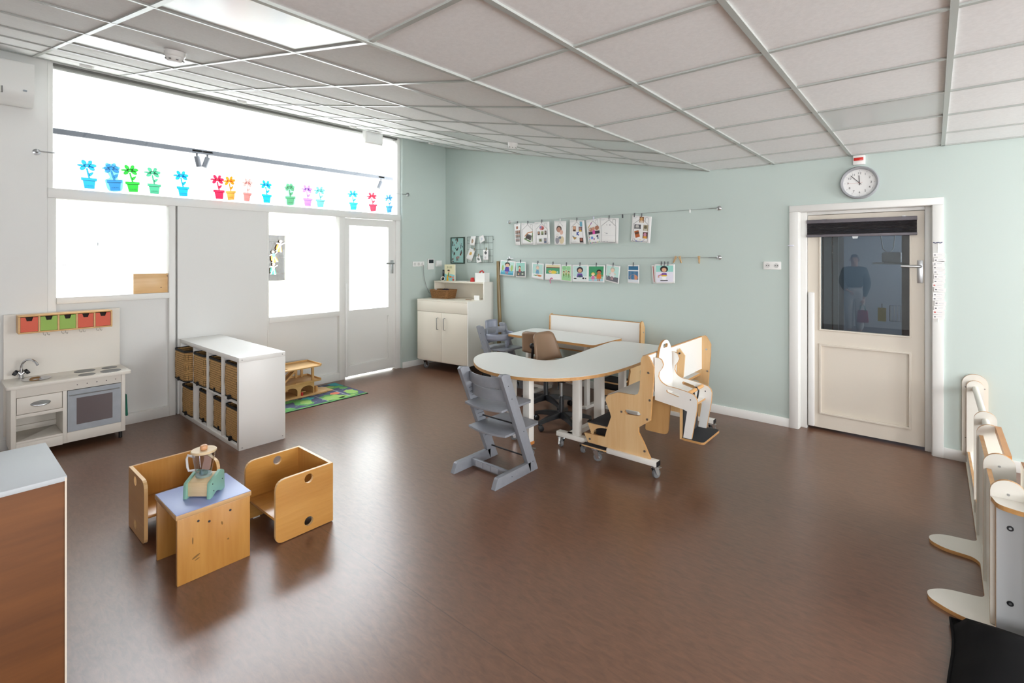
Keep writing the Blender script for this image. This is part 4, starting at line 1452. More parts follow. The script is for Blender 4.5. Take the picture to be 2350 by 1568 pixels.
for nm, dd in (('box_wall', (-.085, .085, -.06, -.055, 0, .13)), ('box_wall', (-.085, .085, .055, .06, 0, .13)), ('box_wall', (-.085, -.08, -.055, .055, 0, .13)), ('box_wall', (.08, .085, -.055, .055, 0, .13)), ('box_base', (-.08, .08, -.055, .055, 0, .005))):
    B(nm, Wb, dd, bx, local=True)
rib = MB().tube([(-.05, 0, .1), (-.03, -.01, .15), (0, 0, .16), (.02, .01, .14), (.0, .0, .12)], .01, 8, X=XF[bx.name])
rib2 = tag(rib.build('red_ribbon', RED, None, smooth=60), 'red ribbon sticking out of the white box', 'ribbon')
tag(MB().lathe([(.03, 0), (.033, .004), (.027, .055), (.022, .06)], n=18, X=Matrix.Translation(cab_pt(.69, .42, 1.262))).build('red_cup', RED, None, smooth=40), 'small red upturned cup next to the white box', 'cup')
tag(MB().box(-.13, .06, -.04, .08, 0, .006, X=Matrix.Translation(cab_pt(.52, .45, 1.262)) @ Matrix.Rotation(AC_ + .1, 4, 'Z')).build('paper_stack', PAPER, None), 'thin stack of white papers lying on the cabinet shelf', 'papers')
# wicker basket on the worktop
wb = thing('wicker_basket', 'brown wicker basket on the worktop of the cream cabinet', 'basket', tuple(cab_pt(.24, .30, 1.012)), AC_)
WK = mat('brown_wicker', '8a6239', .7, var=.35, vscale=70, bump=.6, bscale=120)
rows = []
for j in range(9):
    z = .012 * j + .004
    g = .002 * j
    rows.append(rr([(-.15 - g, -.1 - g), (.15 + g, -.1 - g), (.15 + g, .1 + g), (-.15 - g, .1 + g)], .03, 4))
wk = MB()
for j, r_ in enumerate(rows):
    n = len(r_)
    wk.tube([(x * (1 + .012 * (-1) ** (i + j)), y * (1 + .015 * (-1) ** (i + j)), .007 + .0125 * j) for i, (x, y) in enumerate(r_)], .0075, 5, closed=True)
stuff(wk.build('wicker_courses', WK, wb, smooth=50, local=True))
MB().tube([(x * 1.02, y * 1.03, .122) for x, y in rows[-1]], .009, 6, closed=True).build('rim_braid', WK, wb, smooth=50, local=True)
MB().prism(rr([(-.14, -.09), (.14, -.09), (.14, .09), (-.14, .09)], .03, 4), .002, .01, 'xy').build('basket_floor', WK, wb, local=True)
for (x, y, c_, lab) in ((.04, .0, '2f2530', 'dark crumpled scarf heaped in the wicker basket'), (-.105, -.05, 'd8d2cf', 'pale folded cloth tucked into the wicker basket')):
    s_ = MB()
    sx, sy = (.095, .075) if c_ == '2f2530' else (.035, .025)
    s_.grid(lambda i, j: (x + sx * cos(2 * pi * i / 16) * sin(pi * (j + .5) / 9), y + sy * sin(2 * pi * i / 16) * sin(pi * (j + .5) / 9), .08 + .055 * cos(pi * (j + .5) / 9) * (1 + .25 * sin(i * 2.3 + j))), 16, 9, closed_u=True, X=XF[wb.name])
    tag(s_.build('folded_cloth', mat('cloth_' + c_, c_, .9), None, smooth=60), lab, 'cloth')
tag(MB().box(-.045, .045, -.004, .004, 0, .065, X=Matrix.Translation(cab_pt(.86, .3, 1.0125)) @ Matrix.Rotation(AC_, 4, 'Z')).build('note_card', PAPER, None), 'small white note card leaning at the end of the cabinet worktop', 'card')
tag(MB().cyl(cab_pt(.7, .25, 1.016), cab_pt(.79, .27, 1.016), .004, 8).build('pencil', wood('brown_pencil', '8a6134', '6f4a24'), None), 'brown pencil lying on the cabinet worktop', 'pencil')
# stick leaning beside the cabinet
st = MB().tube([(1.25, -.07, .0), (1.242, -.06, .4), (1.25, -.05, .7), (1.227, -.043, 1.0), (1.21, -.036, 1.3), (1.197, -.03, 1.56)], [.029, .027, .026, .027, .025, .023], 10)
sk = st.build('wooden_stick', wood('weathered_branch', '8f7a4f', '6a5633', scale=12), None, smooth=50)
tag(sk, 'bare wooden branch leaning on the green wall beside the cream cabinet', 'stick')

# ================================================================ fittings on the green corner wall
so = thing('power_socket', 'white triple power socket with a grey cable on the green corner wall', 'socket', (.055, -.55, 1.515))
B('socket_plate', WPLAST, (.055, .066, -.66, -.442, 1.478, 1.553), so, bevel=.004)
for k in range(3):
    MB().cyl((.066, -.623 + k * .072, 1.515), (.0675, -.623 + k * .072, 1.515), .022, 18).build('socket_well', mat('socket_shade', 'cfcfcd', .4), so)
B('plug', WPLAST, (.0675, .1, -.497, -.467, 1.5, 1.53), so, bevel=.006)
MB().tube([(.09, -.482, 1.5), (.09, -.48, 1.42), (.085, -.46, 1.3), (.085, -.42, 1.18), (.1, -.38, 1.08), (.16, -.35, 1.03)], .004, 6).build('cable', mat('grey_cable', '8f9292', .5), so, smooth=50)
th = thing('thermostat', 'white wall thermostat with a dark display on the green corner wall', 'thermostat', (.055, -.315, 1.51))
B('thermostat_body', WPLAST, (.055, .075, -.378, -.252, 1.43, 1.592), th, bevel=.004)
B('thermostat_display', mat('dark_lcd', '31373a', .25), (.075, .0765, -.36, -.27, 1.525, 1.58), th)
sw = thing('light_switch', 'white square switch box next to the thermostat', 'switch', (.055, -.167, 1.52))
B('switch_body', WPLAST, (.055, .095, -.222, -.112, 1.472, 1.566), sw, bevel=.004)
B('switch_rocker', WPLAST, (.095, .099, -.21, -.124, 1.484, 1.554), sw, bevel=.002)

# ================================================================ poster and wire grid
DKG = mat('dark_green_frame', '33463c', .5)
po = thing('framed_poster', 'narrow aqua poster in a dark green frame on the green wall', 'poster', (.34, 0, 1.52))
B('poster_print', mat('aqua_poster', 'a4cfcb', .5), (.2, .478, -.011, -.004, 1.532, 1.914), po)
fr = MB().prism([(.187, 1.518), (.491, 1.518), (.491, 1.927), (.187, 1.927)], -.02, -.002, 'xz', holes=[[(.203, 1.534), (.475, 1.534), (.475, 1.911), (.203, 1.911)]])
fr.build('poster_frame', DKG, po)
pm = MB()
random.seed(5)
cols = ['4f5f6e', 'b07f77', '6c7d8c', '8f6f68', 'c58a80', '57806f', '3f4c5a']
for (cx, cz) in ((.33, 1.87), (.245, 1.815), (.42, 1.79), (.325, 1.755), (.25, 1.69), (.41, 1.685), (.34, 1.59), (.24, 1.56)):
    for k in range(7):
        dx, dz = random.uniform(-.03, .03), random.uniform(-.035, .035)
        w_, h_ = random.uniform(.004, .012), random.uniform(.006, .02)
        pm.box(cx + dx - w_, cx + dx + w_, -.0122, -.0115 - .0001 * k, cz + dz - h_, cz + dz + h_, mi=random.randrange(len(cols)))
stuff(pm.build('poster_pictures', [mat('poster_ink_%d' % i, c_, .6) for i, c_ in enumerate(cols)], po))

wg = thing('wire_grid', 'black square wire grid board with small cards clipped on the wall', 'grid board', (.827, -.02, 1.54))
GW = mat('dark_green_wire', '3c4a43', .4)
GX0, GX1, GZ0, GZ1 = .565, 1.09, 1.54, 1.924
MB().tube([(GX0, -.02, GZ0), (GX1, -.02, GZ0), (GX1, -.02, GZ1), (GX0, -.02, GZ1)], .0035, 6, closed=True).build('grid_frame', GW, wg)
for k in range(1, 6):
    x = GX0 + (GX1 - GX0) * k / 6
    MB().cyl((x, -.02, GZ0), (x, -.02, GZ1), .0019, 6).build('grid_wire', GW, wg)
for k in range(1, 4):
    z = GZ0 + (GZ1 - GZ0) * k / 4
    MB().cyl((GX0, -.02, z), (GX1, -.02, z), .0019, 6).build('grid_wire', GW, wg)
for x, z in ((GX0, GZ1 - .05), (GX1, GZ1 - .05)):
    MB().cyl((x, -.02, z), (x, 0, z), .003, 6).build('wall_peg', GW, wg)

# ---------------------------------------------------------------- sheets of paper
PM = {}


def ink(c_):
    return mat('print_' + c_, c_, .65)


def sheet(name, label, cat, quad, prints, y=-.03, group=None, bend=.0, base=None, clip=None, thick=.0012, frame=None):
    """quad: (x,z) of top-left, top-right, bottom-right, bottom-left. prints in u,v of the sheet
    (u to the right, v downwards): ('r',u0,v0,u1,v1,col) ('p',[(u,v)..],col) ('c',u,v,ru,rv,col) ('l',[(u,v)..],width,col)"""
    q = [Vector((a, b)) for a, b in quad]
    cx, cz = sum(p.x for p in q) / 4, sum(p.y for p in q) / 4
    t = thing(name, label, cat, (cx, y, min(p.y for p in q)), 0, group)

    def P(u, v, d=0.0):
        a = q[0] * (1 - u) + q[1] * u
        b = q[3] * (1 - u) + q[2] * u
        c_ = a * (1 - v) + b * v
        return (c_.x, y - d - bend * sin(pi * u) * (.3 + .7 * v) , c_.y)
    m = MB()
    nu = 17
    m.grid(lambda i, j: P(i / (nu - 1), j / 7), nu, 8)
    m.build('paper', base or PAPER, t, smooth=60, solid=thick)
    if prints:
        m = MB()
        mats, idx = [], {}

        def mi(c_):
            if c_ not in idx:
                idx[c_] = len(mats)
                mats.append(ink(c_))
            return idx[c_]
        dep = thick / 2 + .0008
        for pr in prints:
            dep += .00012
            k = pr[0]
            if k == 'r':
                _, u0, v0, u1, v1, c_ = pr
                n = 6
                pts = [(u0 + (u1 - u0) * s / n, v0) for s in range(n + 1)] + [(u1 - (u1 - u0) * s / n, v1) for s in range(n + 1)]
                vv = [P(u, v, dep) for u, v in pts]
                L = len(vv)
                m.add(vv, [(s, s + 1, L - 2 - s, L - 1 - s) for s in range(n)], mi(c_))
            elif k == 'p':
                m.add([P(u, v, dep) for u, v in pr[1]], [tuple(range(len(pr[1])))], mi(pr[2]))
            elif k == 'c':
                _, u, v, ru, rv, c_ = pr
                m.add([P(u + ru * cos(2 * pi * s / 14), v + rv * sin(2 * pi * s / 14), dep) for s in range(14)], [tuple(range(14))], mi(c_))
            elif k == 'l':
                pts, wd, c_ = pr[1], pr[2], pr[3]
                fine = []
                for a, b in zip(pts[:-1], pts[1:]):
                    ns = max(1, int(math.hypot(b[0] - a[0], b[1] - a[1]) / .07))
                    fine += [((a[0] + (b[0] - a[0]) * s / ns, a[1] + (b[1] - a[1]) * s / ns), (a[0] + (b[0] - a[0]) * (s + 1) / ns, a[1] + (b[1] - a[1]) * (s + 1) / ns)) for s in range(ns)]
                for a, b in fine:
                    du, dv = b[0] - a[0], b[1] - a[1]
                    ln = math.hypot(du, dv) or 1
                    nx_, ny_ = -dv / ln * wd / 2, du / ln * wd / 2
                    m.add([P(a[0] + nx_, a[1] + ny_, dep), P(b[0] + nx_, b[1] + ny_, dep), P(b[0] - nx_, b[1] - ny_, dep), P(a[0] - nx_, a[1] - ny_, dep)], [(0, 1, 2, 3)], mi(c_))
        stuff(m.build('print', mats, t))
    if clip:
        for (u, colr) in clip:
            p = P(u, 0)
            MB().box(p[0] - .004, p[0] + .004, y - .008, y + .008, p[2] - .018, p[2] + .03).build('clip', mat('clip_' + colr, colr, .4), t)
    return t


G1 = 'small cards on the wire grid'
sheet('small_card', 'white card with a brown animal clipped at the grid corner', 'card', [(.654, 1.93), (.759, 1.932), (.727, 1.791), (.624, 1.798)], [('c', .5, .55, .2, .22, 'b39a84'), ('c', .42, .4, .1, .12, '9a7f68')], -.034, G1, .006)
sheet('small_card', 'pale blue-white card clipped along the top of the grid', 'card', [(.823, 1.923), (.908, 1.947), (.943, 1.865), (.847, 1.819)], [('c', .5, .5, .2, .2, 'cfd6df'), ('c', .3, .7, .1, .1, 'c6d8d2')], -.034, G1, .004)
sheet('small_card', 'large tilted card with an orange shape pegged to the grid', 'card', [(.63, 1.759), (.743, 1.724), (.669, 1.561), (.546, 1.60)], [('c', .5, .42, .2, .15, 'd6b06a'), ('c', .42, .48, .12, .1, 'caa05a')], -.034, G1, .004, clip=[(.85, '8c8468')])
sheet('small_card', 'small card with a grey leaf at the bottom of the grid', 'card', [(.764, 1.623), (.836, 1.647), (.872, 1.551), (.779, 1.528)], [('c', .45, .4, .22, .2, '8f8f88'), ('c', .62, .55, .18, .18, '6e7d76')], -.034, G1, .004, clip=[(.7, '9a8f76')])
sheet('small_card', 'card with a dark grey leaf pegged on the grid', 'card', [(.908, 1.728), (1.011, 1.727), (1.011, 1.578), (.91, 1.573)], [('p', [(.5, .12), (.8, .3), (.55, .48), (.2, .3)], '5d5e60'), ('c', .45, .75, .2, .12, 'cfcccd')], -.034, G1, .004, clip=[(.6, '8c8468')])

# ---------------------------------------------------------------- hanging wires with pictures
for nm, z0, z1, lab in (('picture_wire', 2.113, 2.13, 'upper steel picture wire stretched along the green wall'), ('picture_wire', 1.603, 1.617, 'lower steel picture wire stretched along the green wall')):
    t = thing(nm, lab, 'wire', (2.82, -.03, z0), 0)
    MB().cyl((1.39, -.03, z0), (4.255, -.03, z1), .0016, 6).build('cable', STEEL, t)
    for x, z in ((1.388, z0), (4.26, z1)):
        mt = MB().lathe([(.024, 0), (.024, .006), (.012, .012), (.009, .04)], n=18, X=Matrix.Translation((x, -.0, z)) @ Matrix.Rotation(R(90), 4, 'X'))
        mt.build('wall_mount', CHROME, t, smooth=40)
        sg = 1 if x < 2 else -1
        MB().cyl((x - .01 * sg, -.03, z), (x + .1 * sg, -.03, z), .004, 8).build('tensioner', STEEL, t)
HS = [('l', [(.1, 1 - .03), (.1, .32), (.5, .08), (.86, .32), (.86, .97), (.1, .97)], .012, '3f4147'), ('l', [(.7, .2), (.7, .06), (.84, .06), (.84, .3)], .01, '3f4147'), ('r', .05, .06, .28, .075, 'c9c9cf'), ('r', .05, .1, .22, .112, 'd2d2d6')]


def photo(u, v, w_, h_, a, b, c_):
    return [('r', u, v, u + w_, v + h_, a), ('c', u + w_ * .45, v + h_ * .4, w_ * .3, h_ * .3, b), ('r', u + w_ * .15, v + h_ * .65, u + w_ * .85, v + h_, c_)]


G2 = 'sheets on the upper picture wire'
CK = '6b6d70'
sheet('collage_sheet', 'narrow curled sheet with small photo rows on the upper wire', 'sheet', [(1.504, 2.081), (1.622, 2.091), (1.613, 1.785), (1.531, 1.787)], [('c', .5, .2, .15, .08, 'a0674f')] + sum([photo(.2 + .27 * i, .33 + .18 * j, .2, .15, ['7a5f55', '6a6560', '8a8f98'][j], 'b98d74', '55504e') for i in range(3) for j in range(3)], []), -.035, G2, .02, clip=[(.5, CK)])
sheet('collage_sheet', 'house sheet with a tilted popsicle-stick picture frame', 'sheet', [(1.632, 2.093), (1.862, 2.075), (1.874, 1.786), (1.632, 1.792)], HS + [('p', [(.45, .5), (.8, .58), (.72, .8), (.3, .74)], '5d5a5c'), ('l', [(.28, .62), (.52, .45), (.85, .4)], .05, 'c98d62'), ('l', [(.25, .72), (.72, .87)], .06, '6d8f5a'), ('l', [(.85, .45), (.8, .85)], .05, '7d9a63'), ('p', [(.38, .58), (.68, .62), (.62, .76), (.34, .7)], '4c4440')], -.035, G2, .01, clip=[(.5, CK)])
sheet('collage_sheet', 'house sheet with pink blot and five photos', 'sheet', [(1.86, 2.091), (2.107, 2.088), (2.121, 1.792), (1.879, 1.786)], HS + [('c', .5, .27, .16, .1, 'd98a8f'), ('c', .42, .24, .07, .05, '8a8fc0'), ('c', .56, .3, .08, .06, 'b0574f')] + photo(.2, .42, .16, .16, '6e6258', 'c0977a', '4f4a48') + photo(.45, .42, .16, .16, '9aa07c', '8f9a70', '5a6048') + photo(.68, .4, .12, .18, '4f4d50', 'a08a7a', '3f3d40') + photo(.27, .74, .24, .13, 'a9b7b0', '7d6d4f', '6f7a50') + photo(.62, .72, .18, .22, '8f93a0', '9a8a84', '5f6a86'), -.035, G2, .008, clip=[(.5, CK)])
sheet('collage_sheet', 'sheet covered by one large baby photograph', 'sheet', [(2.187, 2.093), (2.374, 2.084), (2.361, 1.778), (2.192, 1.781)], [('l', [(.25, .25), (.5, .06), (.75, .22)], .012, '8f9198'), ('c', .43, .34, .23, .14, '4e3f38'), ('c', .42, .37, .17, .11, 'c08f7c'), ('c', .65, .48, .14, .1, 'dcb6a8'), ('c', .3, .62, .18, .1, 'e8e4e0'), ('c', .3, .8, .2, .16, '9a98a0'), ('c', .7, .8, .2, .16, 'd9c9a8'), ('c', .55, .7, .1, .06, '6d7888')], -.035, G2, .012, clip=[(.5, 'e0e0e0')])
sheet('collage_sheet', 'house sheet with a blue letter K and blue chimney', 'sheet', [(2.43, 2.096), (2.642, 2.079), (2.67, 1.783), (2.425, 1.791)], HS + [('r', .7, .07, .86, .26, '6fa9c2')] + photo(.22, .26, .22, .22, 'c99a7e', 'd9ab8c', '4a3a34') + photo(.62, .28, .2, .2, '5a4250', 'b8897a', 'd0ae3a') + [('l', [(.5, .5), (.5, .64)], .05, '2f4a9a'), ('l', [(.62, .5), (.5, .57), (.62, .64)], .05, '2f4a9a'), ('p', [(.18, .68), (.5, .74), (.34, .83)], 'b08a4a'), ('l', [(.2, .66), (.34, .72)], .03, '5f9ac0')] + photo(.66, .74, .2, .2, '5a2f28', 'a86a54', '2f2226') + [('r', .22, .88, .45, .89, 'b9b9c0')], -.035, G2, .01, clip=[(.5, CK)])
sheet('collage_sheet', 'tilted house sheet with a family photo and dots of colour', 'sheet', [(2.665, 2.078), (2.867, 2.098), (2.889, 1.799), (2.706, 1.778)], HS + [('l', [(.14, .32), (.42, .12)], .04, 'c9a24f'), ('l', [(.3, .22), (.42, .13)], .04, '9a6ab8'), ('r', .12, .32, .92, .6, 'd9d2cb'), ('c', .3, .42, .13, .08, 'b9806a'), ('c', .5, .4, .1, .07, 'c99078'), ('c', .75, .38, .14, .09, 'a8745c'), ('r', .12, .5, .92, .62, '38323a'), ('r', .42, .46, .6, .62, 'd84fa0'), ('c', .35, .76, .09, .06, '6f8fd0'), ('c', .5, .82, .05, .04, 'a05f9a'), ('c', .75, .72, .07, .05, '4f4a58'), ('c', .78, .8, .05, .05, '7a8a9a')] + [('c', .14 + .01 * k, .66 + .07 * k, .03, .022, ['58b060', 'd05a8a', '5a9ad0', 'e0c040', '7ac04a'][k]) for k in range(5)] + [('c', .2 + .13 * k, .96, .03, .02, ['5a9ad0', 'd05a8a', '58b060', '9a6ab8', 'e0c040', '58b060'][k]) for k in range(6)], -.035, G2, .01, clip=[(.55, 'd8d8e8')])
sheet('collage_sheet', 'house sheet that is almost blank with faint pencil marks', 'sheet', [(2.868, 2.101), (3.121, 2.082), (3.113, 1.782), (2.87, 1.799)], HS + [('l', [(.1, .7), (.86, .7)], .006, 'd0d0d6'), ('c', .38, .28, .02, .03, 'b5b5ba'), ('c', .55, .28, .03, .03, 'a5a5aa'), ('c', .38, .62, .06, .02, 'b9b9be'), ('c', .28, .59, .015, .015, '8f8f94'), ('c', .24, .95, .04, .012, 'c0c0c6'), ('c', .42, .94, .04, .012, 'c0c0c6')], -.038, G2, .004, clip=[(.5, CK)])
sheet('collage_sheet', 'house sheet hanging apart with five bright photos', 'sheet', [(3.294, 2.106), (3.534, 2.079), (3.512, 1.779), (3.276, 1.801)], HS + photo(.4, .03, .22, .22, '8a5a30', 'd9a86a', 'e0cdb8') + photo(.15, .33, .34, .17, '4a4a50', 'c9c5c0', '8f8f90') + photo(.62, .33, .24, .22, 'a89a80', '6a6048', 'c0b8a8') + [('p', [(.16, .6), (.38, .54), (.48, .78), (.26, .84)], 'b86030'), ('p', [(.2, .64), (.4, .59), (.43, .66), (.23, .72)], '5f4030')] + photo(.62, .6, .24, .24, '5a3430', 'c98aa0', 'd99a3a') + [('l', [(.16, .86), (.28, .96), (.6, .97), (.72, .86)], .012, '4a5a9a'), ('c', .3, .95, .025, .015, '4f6fc0'), ('c', .58, .96, .025, .015, '5f9ad0'), ('c', .5, .89, .04, .02, 'e8d0b0')], -.036, G2, .006, clip=[(.5, CK), (.12, CK)])
tag(MB().box(3.163, 3.171, -.04, -.02, 2.082, 2.125).build('wire_clip', mat('dark_clip', '4a4c50', .4), None), 'lone dark clip on the upper wire between two sheets', 'clip')
tag(MB().box(3.96, 3.968, -.04, -.02, 2.1, 2.135).build('wire_clip', WPLAST, None), 'lone white clip at the empty end of the upper wire', 'clip')

AQ, TE = 'bfe0d8', '5fa88c'


def kid(u, v, s, hair, skin, top, leg):
    return [('p', [(u - .1 * s, v + .1 * s), (u + .1 * s, v + .1 * s), (u + .15 * s, v + .36 * s), (u - .15 * s, v + .36 * s)], top), ('r', u - .07 * s, v + .36 * s, u - .02 * s, v + .5 * s, leg), ('r', u + .02 * s, v + .36 * s, u + .07 * s, v + .5 * s, leg), ('c', u, v - .04 * s, .15 * s, .13 * s, hair), ('c', u, v + .01 * s, .11 * s, .1 * s, skin), ('l', [(u - .1 * s, v + .14 * s), (u - .22 * s, v + .24 * s)], .04 * s, skin), ('l', [(u + .1 * s, v + .14 * s), (u + .22 * s, v + .2 * s)], .04 * s, skin)]


def card(bg_, fl_, *rest):
    return [('r', .07, .07, .93, .93, bg_), ('r', .07, .66, .93, .93, fl_)] + sum(rest, [])


G3 = 'picture cards on the lower picture wire'


def pc(label, quad, prints, clip=None, y=-.035, bend=.004):
    sheet('picture_card', label, 'card', quad, prints, y, G3, bend, clip=clip if clip is not None else [(.5, CK)], thick=.002)


pc('picture card of a child in purple holding green dresses', [(1.252, 1.58), (1.531, 1.559), (1.504, 1.353), (1.232, 1.364)], card(AQ, '6fb9cf', [('r', .07, .8, .93, .93, '4f9fb8'), ('c', .2, .5, .06, .2, '9fc070'), ('c', .8, .48, .07, .22, 'a8c878')], kid(.5, .3, 1.15, '3a2f2e', 'e8c0a0', '5a4aa8', 'd06a80')))
pc('small picture card of a child by a dark toy shelf', [(1.531, 1.552), (1.708, 1.557), (1.71, 1.343), (1.535, 1.343)], card('9fd4c8', '4a4f55', [('r', .07, .6, .93, .93, '5a5f60'), ('c', .3, .8, .08, .06, 'd0b080'), ('c', .7, .78, .1, .06, 'b8c8b0'), ('c', .72, .45, .12, .2, 'a8d0c0')], kid(.42, .38, .8, '4a3a34', 'e0b898', 'b85a58', '6a6a70')))
pc('picture card of a child in blue with an orange broom', [(1.825, 1.547), (2.015, 1.534), (2.012, 1.317), (1.812, 1.335)], card('b8dcd4', 'e9ecec', [('c', .35, .78, .18, .04, '5f9a5a'), ('c', .66, .77, .2, .06, 'c98050')], kid(.5, .3, 1.0, 'c0c0b8', 'e8c8b0', '6fa0c0', 'd0a890')))
pc('picture card of a child in yellow at a green counter', [(2.043, 1.534), (2.292, 1.53), (2.292, 1.318), (2.034, 1.317)], card('4a9a74', 'e6ebea', [('r', .07, .07, .93, .2, 'dccfa8'), ('r', .07, .2, .93, .25, '8a5a44'), ('r', .07, .6, .93, .93, 'e9ecec'), ('c', .55, .5, .2, .1, 'e0c84a'), ('c', .34, .48, .1, .09, 'e6bd9c'), ('c', .3, .46, .08, .06, 'd0a860'), ('c', .8, .5, .05, .08, 'a8d0c0')], []))
tag(MB().tube([(2.145 + .02 * cos(a), -.045, 1.335 + .025 * sin(a) - .004 * k) for k, a in enumerate([pi * .9 * q / 6 for q in range(10)])], .006, 6).build('pink_trinket', mat('pink_plastic', 'd06a8f', .4), None, smooth=50), 'small pink trinket hanging under the yellow-child card', 'trinket')
pc('picture card of three green children outdoors', [(2.3, 1.523), (2.457, 1.525), (2.457, 1.303), (2.292, 1.312)], card('b9dfb8', '9fcf98', [('c', .3, .2, .2, .12, '8fc890'), ('c', .7, .22, .2, .12, '98cf98')], kid(.27, .46, .6, '6a5548', 'd8b890', '6f9a5a', '7f9a70'), kid(.5, .42, .6, 'c0b088', 'e0c098', '8aa860', '7f9a70'), kid(.75, .46, .6, '5a4a40', 'd8b890', '7fa868', '7f9a70')))
pc('picture card of a dark-haired child holding a dark pot', [(2.465, 1.522), (2.7, 1.527), (2.696, 1.311), (2.467, 1.308)], card('c4dfdc', 'dfe6e4', [('c', .5, .3, .2, .18, '2c2a36'), ('c', .5, .34, .13, .12, 'd8a888'), ('p', [(.36, .5), (.64, .5), (.7, .72), (.3, .72)], '6a4a9a'), ('c', .5, .66, .14, .07, '3f5a6a'), ('c', .2, .8, .1, .03, '2a2a2e'), ('c', .72, .78, .06, .05, '2a2a2e'), ('r', .82, .76, .9, .82, '4a4a4e')], []))
pc('picture card with two children before a green board', [(2.696, 1.521), (2.937, 1.524), (2.928, 1.315), (2.693, 1.311)], card('3f9a6a', '9ad0c0', [('r', .07, .8, .93, .93, 'a9cfd8')], kid(.33, .55, .75, 'e8c860', 'f0cfb0', 'd878b0', 'e8a0b0'), kid(.68, .42, 1.0, '2a2226', 'b87850', 'e07a3a', 'b85a40')))
pc('tilted picture card of a pale child on a grey floor', [(2.954, 1.537), (3.14, 1.513), (3.119, 1.301), (2.937, 1.339)], card('bfe0d8', '6a6a72', [('r', .07, .74, .93, .93, '6f6f76')], kid(.5, .3, 1.1, 'b8bcae', 'e8c8b0', 'e4e2e2', 'd0a0a0')))
pc('picture card of an orange animal behind blue bars', [(3.237, 1.531), (3.379, 1.532), (3.379, 1.316), (3.236, 1.323)], [('r', .07, .07, .93, .28, '2f6a8f'), ('r', .07, .34, .93, .8, '2a7098'), ('c', .55, .68, .36, .16, 'e08a50')] + [('r', .13 + .12 * k, .34, .155 + .12 * k, .88, '9aa4b8') for k in range(7)] + [('r', .07, .8, .93, .93, 'd8dce2')])
pc('white-backed picture card peeking out under another card', [(3.527, 1.53), (3.75, 1.545), (3.76, 1.33), (3.544, 1.322)], [('r', .06, .06, .1, .9, 'b04038')], clip=[], y=-.027)
pc('large picture card of a curly child with a pan on scales', [(3.568, 1.543), (3.801, 1.545), (3.801, 1.337), (3.578, 1.326)], card('9fdcd2', 'e6e4f2', [('r', .07, .4, .93, .93, 'e9e6f4'), ('c', .48, .26, .2, .17, '2e2528'), ('c', .48, .3, .12, .11, 'e0b090'), ('p', [(.36, .46), (.6, .46), (.62, .6), (.34, .6)], '7a4aa0'), ('c', .48, .6, .16, .05, 'e0b840'), ('l', [(.36, .54), (.18, .6)], .05, 'c8689a'), ('r', .16, .6, .23, .7, 'd0a088'), ('p', [(.36, .64), (.6, .64), (.56, .82), (.4, .82)], 'ffffff'), ('r', .28, .83, .66, .87, '4a4a52')], []), clip=[(.35, CK), (.5, CK), (.68, CK)], y=-.04)
PEG = wood('peg_wood', 'dcb98a', 'c9a06c', scale=20)
for x, a, lab in ((3.8, 24, 'wooden clothes peg tilted left beside another peg on the lower wire'), (3.858, -16, 'wooden clothes peg tilted right beside another peg on the lower wire'), (4.062, -2, 'lone wooden clothes peg near the wire end')):
    X = Matrix.Translation((x, -.03, 1.6)) @ Matrix.Rotation(R(a), 4, 'Y')
    t = thing('clothes_peg', lab, 'clothes peg', (x, -.03, 1.56), 0, 'clothes pegs on the lower wire')
    for s in (-1, 1):
        MB().box(s * .001 if s > 0 else -.0085, .0085 if s > 0 else -.001, -.006, .006, -.045, .035, X=X @ Matrix.Rotation(R(5 * s), 4, 'Y')).build('peg_half', PEG, t)
    MB().cyl((0, -.007, 0), (0, .007, 0), .004, 8, X=X).build('spring', STEEL, t)

# ================================================================ clock, alarm, sockets by the door
ck = thing('wall_clock', 'round white wall clock with a grey rim above the door', 'clock', (5.46, 0, 2.278))
CKX = Matrix.Translation((5.46, 0, 2.278)) @ Matrix.Rotation(R(90), 4, 'X')
RIM = mat('grey_clock_rim', '9a9ca0', .4)
rp = [(.118, .012), (.118, .04), (.128, .048), (.142, .04), (.143, .0), (.0, .0)]
MB().lathe([(.143, 0), (.143, .036), (.135, .046), (.123, .042), (.12, .014)], n=48, X=CKX, cap=False).build('clock_rim', RIM, ck, smooth=40)
MB().cyl((0, 0, .004), (0, 0, .014), .121, 48, X=CKX).build('clock_face', mat('clock_face_white', 'f1f1f0', .5), ck)
for k in range(1, 13):
    a = pi / 2 - 2 * pi * k / 12
    v, f = text_mesh(str(k), .027)
    MB().add(v, f, 0, CKX @ Matrix.Translation((.084 * cos(a), .084 * sin(a), .0146))).build('numeral', INK, ck)
    MB().box(-.004, .004, -.0008, .0008, .0142, .0147, X=CKX @ Matrix.Rotation(a, 4, 'Z') @ Matrix.Translation((.107, 0, 0))).build('hour_mark', INK, ck)


def hand(name, ang, L, tail, wd, z, m_):
    MB().box(-tail, L, -wd, wd, z, z + .001, X=CKX @ Matrix.Rotation(ang, 4, 'Z')).build(name, m_, ck)


